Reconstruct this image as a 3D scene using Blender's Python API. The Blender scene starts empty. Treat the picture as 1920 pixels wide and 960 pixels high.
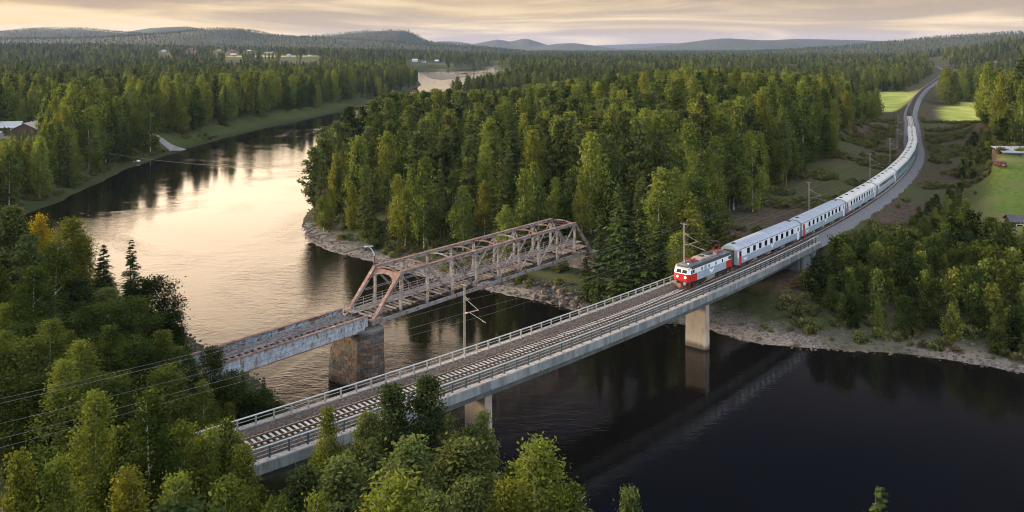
import bpy, math, random
import numpy as np
from mathutils import Vector, Matrix

random.seed(7)
rng = np.random.default_rng(11)
scene = bpy.context.scene
COL = scene.collection
R = math.radians

# ---------------------------------------------------------------- camera
CAM_Z = 46.0
cam_data = bpy.data.cameras.new('camera')
cam_data.sensor_width = 36.0
cam_data.lens = 30.0
cam_data.shift_y = -0.2057
cam_data.clip_start = 1.0
cam_data.clip_end = 60000.0
cam = bpy.data.objects.new('camera', cam_data)
cam.location = (0, 0, CAM_Z)
cam.rotation_euler = (R(90), 0, 0)
COL.objects.link(cam)
scene.camera = cam

# ---------------------------------------------------------------- exposure and sampling
scene.view_settings.view_transform = 'Standard'
scene.view_settings.look = 'None'
scene.view_settings.exposure = 1.25
scene.view_settings.gamma = 1.0
scene.render.engine = 'CYCLES'
cy = scene.cycles
cy.max_bounces = 5
cy.diffuse_bounces = 2
cy.glossy_bounces = 2
cy.transmission_bounces = 2
cy.transparent_max_bounces = 4
cy.volume_bounces = 0
cy.use_adaptive_sampling = True
cy.adaptive_threshold = 0.02
cy.use_denoising = True
cy.denoiser = 'OPENIMAGEDENOISE'
cy.sample_clamp_indirect = 4.0
cy.filter_width = 1.05

# ---------------------------------------------------------------- light: low warm sun on the left behind thin cloud
SUN_AZ = R(-66)      # from straight ahead, negative = left
SUN_EL = R(11)
sun_dir = Vector((math.sin(SUN_AZ) * math.cos(SUN_EL), math.cos(SUN_AZ) * math.cos(SUN_EL), math.sin(SUN_EL)))
sl = bpy.data.lights.new('sun', 'SUN')
sl.energy = 5.0
sl.color = (1.0, 0.79, 0.52)
sl.angle = R(10)
so = bpy.data.objects.new('sun', sl)
so.rotation_euler = (-sun_dir).to_track_quat('-Z', 'Y').to_euler()
so.location = (-400, 200, 300)
COL.objects.link(so)


class NT:
    """small helper to write node trees"""
    def __init__(self, tree):
        self.t = tree
        self.n = tree.nodes
        self.l = tree.links

    def node(self, typ, **kw):
        nd = self.n.new(typ)
        for k, v in kw.items():
            setattr(nd, k, v)
        return nd

    def put(self, sock, v):
        if isinstance(v, bpy.types.NodeSocket):
            self.l.new(v, sock)
        elif v is not None:
            sock.default_value = v

    def math(self, op, a, b=None, c=None, clamp=False):
        nd = self.node('ShaderNodeMath', operation=op, use_clamp=clamp)
        for i, v in enumerate((a, b, c)):
            if v is not None:
                self.put(nd.inputs[i], v)
        return nd.outputs[0]

    def mix(self, f, a, b, mode='MIX'):
        nd = self.node('ShaderNodeMix', data_type='RGBA', blend_type=mode)
        self.put(nd.inputs[0], f)
        self.put(nd.inputs[6], a if isinstance(a, bpy.types.NodeSocket) else (*a[:3], 1))
        self.put(nd.inputs[7], b if isinstance(b, bpy.types.NodeSocket) else (*b[:3], 1))
        return nd.outputs[2]

    def noise(self, vec, scale, detail=3, rough=0.55, dist=0.0):
        nd = self.node('ShaderNodeTexNoise')
        if vec is not None:
            self.l.new(vec, nd.inputs['Vector'])
        nd.inputs['Scale'].default_value = scale
        nd.inputs['Detail'].default_value = detail
        nd.inputs['Roughness'].default_value = rough
        nd.inputs['Distortion'].default_value = dist
        return nd.outputs[0]

    def ramp(self, fac, stops):
        nd = self.node('ShaderNodeValToRGB')
        self.l.new(fac, nd.inputs[0])
        e = nd.color_ramp.elements
        while len(e) < len(stops):
            e.new(0.5)
        for el, (p, c) in zip(e, stops):
            el.position = p
            el.color = (*c[:3], 1) if hasattr(c, '__len__') else (c, c, c, 1)
        return nd.outputs[0]

    def smooth(self, v, lo, hi):
        nd = self.node('ShaderNodeMapRange', interpolation_type='SMOOTHSTEP')
        self.put(nd.inputs[0], v)
        nd.inputs[1].default_value = lo
        nd.inputs[2].default_value = hi
        return nd.outputs[0]


# ---------------------------------------------------------------- sky: Nishita dusk light under thin sunset cloud
world = bpy.data.worlds.new('World')
scene.world = world
world.use_nodes = True
w = NT(world.node_tree)
w.n.clear()
w_out = w.node('ShaderNodeOutputWorld')
w_bg = w.node('ShaderNodeBackground')
w_bg.inputs['Strength'].default_value = 0.1
w.l.new(w_bg.outputs[0], w_out.inputs[0])
w_sky = w.node('ShaderNodeTexSky', sky_type='NISHITA')
w_sky.sun_disc = False
w_sky.sun_elevation = SUN_EL
w_sky.sun_rotation = SUN_AZ
w_sky.altitude = 300
w_sky.air_density = 1.0
w_sky.dust_density = 2.0
tc = w.node('ShaderNodeTexCoord').outputs['Generated']
sp = w.node('ShaderNodeSeparateXYZ')
w.l.new(tc, sp.inputs[0])
dx, dy, dz = sp.outputs
hor = w.math('SQRT', w.math('ADD', w.math('MULTIPLY', dx, dx), w.math('MULTIPLY', dy, dy)))
hor = w.math('MAXIMUM', hor, 0.001)
# cosine of the azimuth away from the sunset glow (ahead and to the left)
glow_az = R(-38)
gl = w.math('DIVIDE', w.math('ADD', w.math('MULTIPLY', dx, math.sin(glow_az)), w.math('MULTIPLY', dy, math.cos(glow_az))), hor)
elev = w.math('MAXIMUM', dz, 0.0)
# streaky cloud pattern, drawn on a flat cloud deck
den = w.math('ADD', elev, 0.09)
cv = w.node('ShaderNodeCombineXYZ')
w.l.new(w.math('MULTIPLY', w.math('DIVIDE', dx, den), 0.55), cv.inputs[0])
w.l.new(w.math('DIVIDE', dy, den), cv.inputs[1])
n1 = w.noise(cv.outputs[0], 0.75, 6, 0.55, 0.6)
cv2 = w.node('ShaderNodeCombineXYZ')
w.l.new(w.math('MULTIPLY', dx, 3.0), cv2.inputs[0])
w.l.new(w.math('MULTIPLY', dz, 34.0), cv2.inputs[1])
n2 = w.noise(cv2.outputs[0], 0.85, 5, 0.55, 0.9)
band = w.smooth(w.math('ADD', w.math('MULTIPLY', n1, 0.35), w.math('MULTIPLY', n2, 0.75)), 0.42, 0.72)
glow_near = w.smooth(gl, 0.86, 1.0)
low_col = w.mix(glow_near, (0.43, 0.305, 0.135), (0.60, 0.37, 0.080))
mid_col = w.mix(glow_near, (0.285, 0.208, 0.112), (0.33, 0.215, 0.085))
base_sky = w.mix(w.smooth(elev, 0.0, 0.055), low_col, mid_col)
lit = w.mix(band, base_sky, (0.47, 0.375, 0.235))
grey = w.mix(w.math('MULTIPLY', w.smooth(w.math('SUBTRACT', 1.0, n2), 0.42, 0.60), 0.75), lit, (0.205, 0.163, 0.125))
# the bright, sun-soaked upper cloud that the river mirrors: above the frame, ahead and to the left
upper = w.math('MULTIPLY', w.smooth(elev, 0.05, 0.17), w.math('SUBTRACT', 1.0, w.smooth(elev, 0.27, 0.46)))
upper = w.math('MULTIPLY', upper, w.smooth(gl, 0.60, 0.97))
up_col = w.mix(n1, (1.45, 1.08, 0.72), (2.05, 1.56, 1.08))
sky2 = w.mix(upper, grey, up_col)
# upper sky: pale fill added behind the camera, darkened ahead to keep water black
dusk = w.smooth(elev, 0.10, 0.42)
back = w.smooth(w.math('MULTIPLY', gl, -1.0), -0.75, 0.3)
nish = w.mix(1.0, w_sky.outputs[0], (0.055, 0.06, 0.075), 'MULTIPLY')
behind = w.smooth(w.math('MULTIPLY', dy, -1.0), -0.62, 0.12)
cool = w.mix(0.985, nish, w.mix(behind, (0.005, 0.011, 0.030), (0.70, 0.76, 0.84)))
f_cool = w.math('MULTIPLY', w.math('MAXIMUM', dusk, w.math('MULTIPLY', back, w.smooth(elev, 0.02, 0.2))), w.math('SUBTRACT', 1.0, w.math('MULTIPLY', upper, 0.8)))
sky3 = w.mix(f_cool, sky2, cool)
sc_ = w.mix(1.0, sky3, (10.0, 10.0, 10.0), 'MULTIPLY')
w.l.new(sc_, w_bg.inputs['Color'])

# ---------------------------------------------------------------- material helpers
MATS = {}


def make_mat(name, col, rough=0.7, metal=0.0, var=0.25, vscale=1.2, col2=None, c2lo=0.5, c2hi=0.65, c2scale=0.6, bump=0.0, bscale=6.0,
             objspace=True, spec=0.4, stretch=None, orand=0.0, wet=None):
    m = bpy.data.materials.new(name)
    m.use_nodes = True
    t = NT(m.node_tree)
    b = t.n['Principled BSDF']
    c = t.node('ShaderNodeTexCoord').outputs['Object'] if objspace else t.node('ShaderNodeNewGeometry').outputs['Position']
    if stretch:
        mp = t.node('ShaderNodeMapping')
        mp.inputs['Scale'].default_value = stretch
        t.l.new(c, mp.inputs[0])
        c = mp.outputs[0]
    n = t.noise(c, vscale, 5, 0.6)
    dark = tuple(x * (1 - var) for x in col)
    light = tuple(min(1, x * (1 + var)) for x in col)
    out = t.mix(t.smooth(n, 0.3, 0.7), dark, light)
    if col2:
        n2_ = t.noise(c, c2scale, 6, 0.65, 0.4)
        out = t.mix(t.smooth(n2_, c2lo, c2hi), out, col2)
    if wet:
        zz = t.node('ShaderNodeSeparateXYZ')
        t.l.new(t.node('ShaderNodeNewGeometry').outputs['Position'], zz.inputs[0])
        wl_ = t.math('ADD', zz.outputs[2], t.math('MULTIPLY', t.math('SUBTRACT', n, 0.5), 1.6))
        out = t.mix(t.smooth(wl_, 0.25, 1.15), wet, out)
    if orand:
        rv = t.math('ADD', t.math('MULTIPLY', t.node('ShaderNodeObjectInfo').outputs['Random'], 2 * orand), 1.0 - orand)
        cmb = t.node('ShaderNodeCombineColor')
        for q in range(3):
            t.l.new(rv, cmb.inputs[q])
        out = t.mix(1.0, out, cmb.outputs[0], 'MULTIPLY')
    t.l.new(out, b.inputs['Base Color'])
    b.inputs['Roughness'].default_value = rough
    b.inputs['Metallic'].default_value = metal
    b.inputs['Specular IOR Level'].default_value = spec
    if bump:
        bp = t.node('ShaderNodeBump')
        bp.inputs['Strength'].default_value = bump
        bp.inputs['Distance'].default_value = 0.1
        t.l.new(t.noise(c, bscale, 4, 0.6), bp.inputs['Height'])
        t.l.new(bp.outputs[0], b.inputs['Normal'])
    MATS[name] = m
    return m


make_mat('concrete', (0.20, 0.218, 0.222), 0.85, var=0.25, vscale=0.8, col2=(0.12, 0.135, 0.135), c2lo=0.44, c2hi=0.66, c2scale=1.0, bump=0.25, bscale=3, stretch=(0.9, 0.9, 0.22))
make_mat('concrete_pale', (0.34, 0.30, 0.285), 0.85, var=0.25, vscale=2.5, col2=(0.25, 0.17, 0.13), c2lo=0.5, c2hi=0.7, c2scale=1.3, bump=0.3)
make_mat('pier_concrete', (0.40, 0.33, 0.27), 0.85, var=0.12, vscale=0.7, col2=(0.22, 0.16, 0.12), c2lo=0.50, c2hi=0.75, c2scale=0.9, bump=0.15, stretch=(1, 1, 0.3), wet=(0.09, 0.075, 0.06))
make_mat('galvanised', (0.30, 0.31, 0.30), 0.5, 0.3, var=0.15, vscale=4)
make_mat('handrail_bright', (0.46, 0.47, 0.46), 0.45, 0.3, var=0.12, vscale=4)
make_mat('post_green', (0.05, 0.078, 0.085), 0.5, 0.2, var=0.2, vscale=4)
make_mat('ballast_stained', (0.018, 0.014, 0.012), 0.95, var=0.5, vscale=9, bump=1.0, bscale=14)  # shade between the rails painted into the colour, together with rust stain
make_mat('ballast_grey', (0.150, 0.146, 0.158), 0.95, var=0.4, vscale=5, bump=0.8, bscale=10)
make_mat('ballast', (0.070, 0.057, 0.052), 0.95, var=0.45, vscale=9, col2=(0.135, 0.095, 0.08), c2scale=0.25, bump=1.0, bscale=14)
make_mat('sleeper_concrete', (0.50, 0.46, 0.41), 0.85, var=0.15, vscale=3, orand=0.15)
make_mat('rail_steel', (0.62, 0.55, 0.47), 0.25, 1.0, var=0.1, vscale=1)
make_mat('rail_rust', (0.10, 0.045, 0.025), 0.8, 0.1, var=0.3, vscale=3)
make_mat('truss_paint', (0.215, 0.21, 0.222), 0.65, 0.15, var=0.18, vscale=1.2, col2=(0.14, 0.065, 0.045), c2lo=0.50, c2hi=0.60, c2scale=1.1, bump=0.1)
make_mat('truss_rust', (0.155, 0.085, 0.066), 0.8, 0.1, var=0.3, vscale=1.5, col2=(0.29, 0.22, 0.20), c2lo=0.52, c2hi=0.66, c2scale=1.4, bump=0.1)
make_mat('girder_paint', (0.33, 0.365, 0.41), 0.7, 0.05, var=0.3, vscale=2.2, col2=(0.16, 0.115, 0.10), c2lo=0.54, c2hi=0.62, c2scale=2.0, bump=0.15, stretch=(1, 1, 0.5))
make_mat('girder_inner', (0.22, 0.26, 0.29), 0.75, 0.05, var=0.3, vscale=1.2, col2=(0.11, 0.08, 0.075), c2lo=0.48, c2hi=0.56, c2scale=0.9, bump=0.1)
make_mat('tag_paint', (0.20, 0.32, 0.40), 0.6, var=0.35, vscale=2.5)
make_mat('old_wood', (0.20, 0.155, 0.13), 0.9, var=0.4, vscale=1.5, bump=0.2, stretch=(1, 1, 1), orand=0.4)
make_mat('plank_grey', (0.16, 0.14, 0.14), 0.9, var=0.35, vscale=1.8, bump=0.2, orand=0.3)
make_mat('steel_dark', (0.06, 0.05, 0.045), 0.8, 0.1, var=0.3)
make_mat('granite_warm', (0.125, 0.082, 0.052), 0.85, var=0.3, vscale=0.9, col2=(0.11, 0.08, 0.06), c2lo=0.5, c2hi=0.72, c2scale=0.4, bump=0.3, bscale=5, orand=0.35, wet=(0.035, 0.03, 0.025))
make_mat('granite_grey', (0.095, 0.085, 0.080), 0.85, var=0.3, vscale=0.9, col2=(0.11, 0.095, 0.09), c2lo=0.5, c2hi=0.72, c2scale=0.4, bump=0.3, bscale=5, orand=0.35, wet=(0.035, 0.03, 0.025))
make_mat('mortar', (0.30, 0.26, 0.22), 0.95, var=0.2)
make_mat('rock', (0.098, 0.076, 0.066), 0.9, var=0.35, vscale=0.9, bump=0.4, bscale=3, orand=0.35)
make_mat('driftwood', (0.16, 0.13, 0.11), 0.9, var=0.3)
make_mat('coach_white', (0.72, 0.75, 0.80), 0.35, var=0.05, vscale=0.6)
make_mat('coach_grey', (0.30, 0.36, 0.43), 0.38, var=0.08, vscale=0.6)
make_mat('coach_teal', (0.20, 0.33, 0.37), 0.38, var=0.08, vscale=0.6)
make_mat('coach_roof', (0.42, 0.46, 0.55), 0.42, 0.25, var=0.14, vscale=0.7, stretch=(3, 0.3, 1), col2=(0.30, 0.33, 0.40), c2lo=0.5, c2hi=0.8)
make_mat('coach_roof_pale', (0.62, 0.60, 0.57), 0.45, 0.1, var=0.10, vscale=0.5)
make_mat('coach_end', (0.30, 0.33, 0.33), 0.6, var=0.15)
make_mat('coach_red', (0.50, 0.030, 0.030), 0.4, var=0.1)
make_mat('plough_red', (0.10, 0.022, 0.015), 0.7, var=0.4)
make_mat('loco_red', (0.44, 0.020, 0.018), 0.35, var=0.07)
make_mat('loco_dark', (0.035, 0.045, 0.05), 0.5, var=0.15)
make_mat('loco_roof', (0.10, 0.11, 0.13), 0.6, var=0.2, col2=(0.30, 0.22, 0.19), c2lo=0.5, c2hi=0.7, c2scale=0.5)
make_mat('loco_roof_dusty', (0.34, 0.25, 0.22), 0.75, var=0.2)
make_mat('loco_visor', (0.42, 0.34, 0.29), 0.5, var=0.1)
make_mat('panto_red', (0.20, 0.024, 0.026), 0.5, var=0.15)
make_mat('underframe', (0.030, 0.026, 0.024), 0.85, var=0.3)
make_mat('underframe_box', (0.20, 0.20, 0.17), 0.7, var=0.25)
make_mat('window_glass', (0.012, 0.014, 0.016), 0.12, var=0.1)
make_mat('emblem_white', (0.82, 0.84, 0.86), 0.4, var=0.03)
make_mat('mast_steel', (0.26, 0.255, 0.24), 0.55, 0.3, var=0.2)
make_mat('mast_dark', (0.13, 0.085, 0.05), 0.7, 0.1, var=0.2)
make_mat('wire_metal', (0.17, 0.165, 0.16), 0.5, 0.4, var=0.1)
make_mat('insulator', (0.25, 0.12, 0.08), 0.3, var=0.1)
make_mat('lamp_yellow', (0.60, 0.40, 0.02), 0.5, var=0.1)
make_mat('lamp_paint', (0.38, 0.45, 0.50), 0.5, 0.1, var=0.15)
make_mat('house_red', (0.22, 0.055, 0.04), 0.8, var=0.15)
make_mat('house_brown', (0.085, 0.05, 0.035), 0.8, var=0.15)
make_mat('house_white', (0.58, 0.58, 0.57), 0.7, var=0.05)
make_mat('house_yellow', (0.62, 0.50, 0.28), 0.7, var=0.05)
make_mat('roof_dark', (0.065, 0.062, 0.075), 0.7, var=0.2)
make_mat('roof_metal', (0.55, 0.56, 0.60), 0.35, 0.4, var=0.1)
make_mat('roof_pale', (0.62, 0.55, 0.48), 0.5, 0.2, var=0.1)
make_mat('roof_red', (0.30, 0.10, 0.07), 0.7, var=0.15)
make_mat('car_red', (0.13, 0.02, 0.025), 0.3, var=0.05)
make_mat('tyre', (0.02, 0.02, 0.02), 0.9, var=0.1)
make_mat('plate_white', (0.7, 0.7, 0.7), 0.5, var=0.05)
make_mat('boat_blue', (0.30, 0.50, 0.58), 0.5, var=0.08)
make_mat('boat_red', (0.25, 0.05, 0.05), 0.5, var=0.1)
make_mat('ramp_concrete', (0.24, 0.225, 0.22), 0.9, var=0.2, vscale=0.4)
make_mat('bark_grey', (0.075, 0.055, 0.04), 0.95, var=0.35, vscale=2, bump=0.4)
make_mat('bark_orange', (0.20, 0.095, 0.045), 0.9, var=0.35, vscale=1.5, bump=0.3)
make_mat('bark_birch', (0.55, 0.52, 0.47), 0.8, var=0.2, vscale=2, col2=(0.07, 0.06, 0.05), c2lo=0.60, c2hi=0.66, c2scale=3)

lampm = bpy.data.materials.new('headlight_glass')
lampm.use_nodes = True
b_ = lampm.node_tree.nodes['Principled BSDF']
b_.inputs['Base Color'].default_value = (0.9, 0.8, 0.6, 1)
b_.inputs['Emission Color'].default_value = (1.0, 0.80, 0.48, 1)
b_.inputs['Emission Strength'].default_value = 2.2
MATS['headlight_glass'] = lampm


def leaf_mat(name, dark, light, tip, tipamt=0.25, trans=0.3):
    """foliage: per-leaf tone, per-tree tone and a few turning leaves; front diffuse with some light coming through"""
    m = bpy.data.materials.new(name)
    m.use_nodes = True
    t = NT(m.node_tree)
    t.n.clear()
    o = t.node('ShaderNodeOutputMaterial')
    tone = t.node('ShaderNodeAttribute', attribute_name='tone').outputs['Fac']
    rnd = t.node('ShaderNodeObjectInfo').outputs['Random']
    f = t.math('ADD', t.math('MULTIPLY', tone, 0.72), t.math('SUBTRACT', t.math('MULTIPLY', rnd, 0.62), 0.12), clamp=True)
    c = t.mix(t.smooth(f, 0.12, 0.88), dark, light)
    r2 = t.math('FRACT', t.math('MULTIPLY', rnd, 17.31))
    c = t.mix(t.math('MULTIPLY', t.smooth(t.math('ADD', t.math('MULTIPLY', r2, 0.8), t.math('MULTIPLY', tone, 0.35)), 0.55, 1.1), tipamt), c, tip)
    d = t.node('ShaderNodeBsdfDiffuse')
    t.l.new(c, d.inputs[0])
    tr = t.node('ShaderNodeBsdfTranslucent')
    t.l.new(t.mix(1.0, c, (1.1, 1.05, 0.7), 'MULTIPLY'), tr.inputs[0])
    mx = t.node('ShaderNodeMixShader')
    mx.inputs[0].default_value = trans
    t.l.new(d.outputs[0], mx.inputs[1])
    t.l.new(tr.outputs[0], mx.inputs[2])
    t.l.new(mx.outputs[0], o.inputs[0])
    MATS[name] = m
    return m


leaf_mat('needles_spruce', (0.016, 0.028, 0.010), (0.085, 0.118, 0.034), (0.14, 0.14, 0.032), 0.35, 0.25)
leaf_mat('needles_pine', (0.024, 0.039, 0.015), (0.115, 0.140, 0.044), (0.16, 0.15, 0.037), 0.4, 0.25)
leaf_mat('leaves_birch', (0.036, 0.060, 0.017), (0.184, 0.216, 0.046), (0.26, 0.225, 0.036), 0.45, 0.32)
leaf_mat('leaves_birch_full', (0.026, 0.044, 0.010), (0.140, 0.165, 0.030), (0.24, 0.20, 0.024), 0.5, 0.32)
leaf_mat('leaves_gold', (0.14, 0.12, 0.012), (0.30, 0.23, 0.02), (0.40, 0.26, 0.015), 0.5, 0.35)
leaf_mat('leaves_alder', (0.011, 0.020, 0.006), (0.064, 0.088, 0.020), (0.15, 0.16, 0.032), 0.35, 0.3)
leaf_mat('heath_leaves', (0.060, 0.070, 0.024), (0.150, 0.160, 0.048), (0.15, 0.085, 0.055), 0.7, 0.25)

# ---------------------------------------------------------------- object helpers


def link(o):
    COL.objects.link(o)
    return o


def thing(name, label, cat, loc=(0, 0, 0), rz=0.0, group=None):
    o = bpy.data.objects.new(name, None)
    o.empty_display_size = 0.5
    o.location = loc
    o.rotation_euler = (0, 0, rz)
    o['label'] = label
    o['category'] = cat
    if group:
        o['group'] = group
    return link(o)


def tag(o, label, cat, group=None):
    o['label'] = label
    o['category'] = cat
    if group:
        o['group'] = group
    return o


def copy_tree(root, loc=None, rz=None):
    kids = {}
    for o in COL.objects:
        if o.parent:
            kids.setdefault(o.parent.name, []).append(o)

    def rec(o, parent):
        c = o.copy()
        COL.objects.link(c)
        if parent:
            c.parent = parent
        for k in kids.get(o.name, []):
            rec(k, c)
        return c
    c = rec(root, None)
    if loc is not None:
        c.location = loc
    if rz is not None:
        c.rotation_euler = (0, 0, rz)
    return c


class MB:
    """collects simple solids and links them as one mesh object"""
    def __init__(self):
        self.v = []
        self.f = []
        self.m = []

    def add(self, verts, faces, mi=0):
        b = len(self.v)
        self.v += [tuple(p) for p in verts]
        self.f += [tuple(b + i for i in fc) for fc in faces]
        self.m += [mi] * len(faces)
        return self

    def hexa(self, c8, mi=0):
        return self.add(c8, [(0, 3, 2, 1), (4, 5, 6, 7), (0, 1, 5, 4), (1, 2, 6, 5), (2, 3, 7, 6), (3, 0, 4, 7)], mi)

    def box(self, x0, x1, y0, y1, z0, z1, mi=0):
        return self.hexa([(x0, y0, z0), (x1, y0, z0), (x1, y1, z0), (x0, y1, z0), (x0, y0, z1), (x1, y0, z1), (x1, y1, z1), (x0, y1, z1)], mi)

    def bar(self, p, q, wd, ht, up=(0, 0, 1), mi=0):
        p, q, up = Vector(p), Vector(q), Vector(up)
        d = (q - p).normalized()
        s = d.cross(up)
        if s.length < 1e-4:
            s = d.cross(Vector((1, 0, 0)))
        s.normalize()
        u = s.cross(d).normalized()
        s *= wd / 2
        u *= ht / 2
        return self.hexa([p - s - u, p + s - u, p + s + u, p - s + u, q - s - u, q + s - u, q + s + u, q - s + u], mi)

    def tube(self, pts, r, n=6, mi=0, r2=None, cap=True):
        pts = [Vector(p) for p in pts]
        k = len(pts)
        b = len(self.v)
        for i, p in enumerate(pts):
            d = (pts[min(i + 1, k - 1)] - pts[max(i - 1, 0)]).normalized()
            a = d.cross(Vector((0, 0, 1)))
            if a.length < 1e-3:
                a = Vector((1, 0, 0))
            a.normalize()
            c = d.cross(a)
            rr = r if r2 is None else r + (r2 - r) * i / (k - 1)
            for j in range(n):
                t = 2 * math.pi * j / n
                self.v.append(tuple(p + (a * math.cos(t) + c * math.sin(t)) * rr))
        for i in range(k - 1):
            for j in range(n):
                j2 = (j + 1) % n
                self.f.append((b + i * n + j, b + i * n + j2, b + (i + 1) * n + j2, b + (i + 1) * n + j))
                self.m.append(mi)
        if cap:
            self.f.append(tuple(b + j for j in range(n))[::-1])
            self.f.append(tuple(b + (k - 1) * n + j for j in range(n)))
            self.m += [mi, mi]
        return self

    def build(self, name, mats, parent=None, smooth=False):
        me = bpy.data.meshes.new(name)
        me.from_pydata(self.v, [], self.f)
        for mm in ([mats] if isinstance(mats, str) else mats):
            me.materials.append(MATS[mm])
        me.polygons.foreach_set('material_index', self.m)
        if smooth:
            me.polygons.foreach_set('use_smooth', [True] * len(self.f))
        me.update()
        o = bpy.data.objects.new(name, me)
        if parent:
            o.parent = parent
        return link(o)


def inst(name, me, parent, loc=(0, 0, 0), rz=0.0, rot=None):
    o = bpy.data.objects.new(name, me)
    o.parent = parent
    o.location = loc
    o.rotation_euler = rot if rot else (0, 0, rz)
    return link(o)


# ---------------------------------------------------------------- railway centre line (a 706 m curve that eases out beyond the bridge)
CC = np.array((-496.45, 604.42))
RT = 706.35
_ph = np.radians(np.arange(-55.0, -22.9, 0.25))
ctl = [tuple(CC + RT * np.array((math.cos(a), math.sin(a)))) for a in _ph[-3:]]
far_pts = [(187, 400), (221, 474), (286, 604), (358, 740), (431, 871), (543, 1076), (640, 1260), (735, 1470), (860, 1750), (1000, 2000)]


def catmull(P, n):
    P = [np.array(p, float) for p in P]
    out = []
    for i in range(1, len(P) - 2):
        p0, p1, p2, p3 = P[i - 1], P[i], P[i + 1], P[i + 2]
        for k in range(n):
            t = k / n
            out.append(0.5 * ((2 * p1) + (-p0 + p2) * t + (2 * p0 - 5 * p1 + 4 * p2 - p3) * t * t + (-p0 + 3 * p1 - 3 * p2 + p3) * t ** 3))
    return out


_arc = [CC + RT * np.array((math.cos(a), math.sin(a))) for a in _ph]
_tail = catmull([_arc[-20], _arc[-1]] + far_pts, 12)
LINE = np.array(_arc + _tail[1:])
LS = np.concatenate([[0], np.cumsum(np.linalg.norm(np.diff(LINE, axis=0), axis=1))])
S0 = (55.0 - 50.0) * math.pi / 180 * RT     # s = 0 lies at -50 degrees of the curve
LS = LS - S0
LT = np.gradient(LINE, axis=0)
LT /= np.linalg.norm(LT, axis=1)[:, None]


def s_of(deg):
    return (deg + 50.0) * math.pi / 180 * RT


def trk(s, off=0.0, z=0.0):
    """point on the line at length s, off metres to the right (towards the camera side)"""
    x = np.interp(s, LS, LINE[:, 0])
    y = np.interp(s, LS, LINE[:, 1])
    tx = np.interp(s, LS, LT[:, 0])
    ty = np.interp(s, LS, LT[:, 1])
    k = math.hypot(tx, ty)
    tx, ty = tx / k, ty / k
    return Vector((x + ty * off, y - tx * off, z)), math.atan2(ty, tx)


def sweep(mb, prof, s0, s1, step, mi=0, closed=True, caps=True):
    """profile of (offset, z) points carried along the line"""
    n = max(1, int(math.ceil((s1 - s0) / step)))
    k = len(prof)
    b = len(mb.v)
    for i in range(n + 1):
        s = s0 + (s1 - s0) * i / n
        for off, z in prof:
            mb.v.append(tuple(trk(s, off, z)[0]))
    kk = k if closed else k - 1
    for i in range(n):
        for j in range(kk):
            j2 = (j + 1) % k
            mb.f.append((b + i * k + j, b + (i + 1) * k + j, b + (i + 1) * k + j2, b + i * k + j2))
            mb.m.append(mi)
    if closed and caps:
        mb.f.append(tuple(b + j for j in range(k)))
        mb.f.append(tuple(b + n * k + j for j in range(k))[::-1])
        mb.m += [mi, mi]
    return mb


# ---------------------------------------------------------------- the lie of the land
RIVER = np.array([
    (-132.2, 230), (-133.2, 253.8), (-138, 283.1), (-144, 320), (-144.7, 345.5), (-143.9, 377.4), (-140.9, 425.4), (-134.6, 500.7), (-119.5, 579.5),
    (-111.8, 687.9), (-104, 840), (-104.3, 981.3), (-123.8, 1132.3), (-148.9, 1338.2), (-172, 1566), (-150, 1650), (-75, 1700), (-60, 1850), (-42, 2010), (-30, 1990), (-29.5, 1887),
    (-37.4, 1711.6), (-9, 1443.1), (6.3, 1269), (3.4, 1098.5), (-20, 960), (-48, 800), (-58, 650), (-66, 520), (-70, 400), (-64, 300),
    (-56, 234), (-52.6, 214.6), (-47.3, 201.6), (-40.6, 191.2), (-30.8, 182.6), (-21.7, 174), (-11.3, 164.7), (-3, 159), (3.9, 154.3),
    (9.3, 149.3), (15.3, 143.8), (23, 141.3), (28.9, 140.2), (32.7, 137.6), (36.5, 132.6), (43.6, 129.1), (51.2, 128), (59.8, 125.8), (66.9, 121.7),
    (71.2, 118.7), (90, 110), (130, 98), (200, 82), (300, 78), (420, 60),
    (420, -60), (300, 5), (200, 18), (120, 40), (60, 55), (30, 70), (10, 80), (-6, 88), (-24, 104), (-38, 122), (-60, 145), (-105, 185), (-128, 208)])
BAR = np.array([(-147, 1380), (-120, 1395), (-75, 1330), (-56, 1290), (-75, 1200), (-92, 1132), (-112, 1180), (-130, 1290)])


def sdf(poly, x, y):
    """signed distance to a polygon, negative inside"""
    x = np.asarray(x, float)
    y = np.asarray(y, float)
    d = np.full(x.shape, 1e18)
    ins = np.zeros(x.shape, bool)
    n = len(poly)
    for i in range(n):
        ax, ay = poly[i]
        bx, by = poly[(i + 1) % n]
        ex, ey = bx - ax, by - ay
        wx, wy = x - ax, y - ay
        t = np.clip((wx * ex + wy * ey) / (ex * ex + ey * ey), 0, 1)
        d = np.minimum(d, (wx - t * ex) ** 2 + (wy - t * ey) ** 2)
        c = (ay <= y) != (by <= y)
        xi = ax + (y - ay) / (ey if ey != 0 else 1e-9) * ex
        ins ^= c & (x < xi)
    return np.where(ins, -1, 1) * np.sqrt(d)


_tl = LINE[::2]


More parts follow.
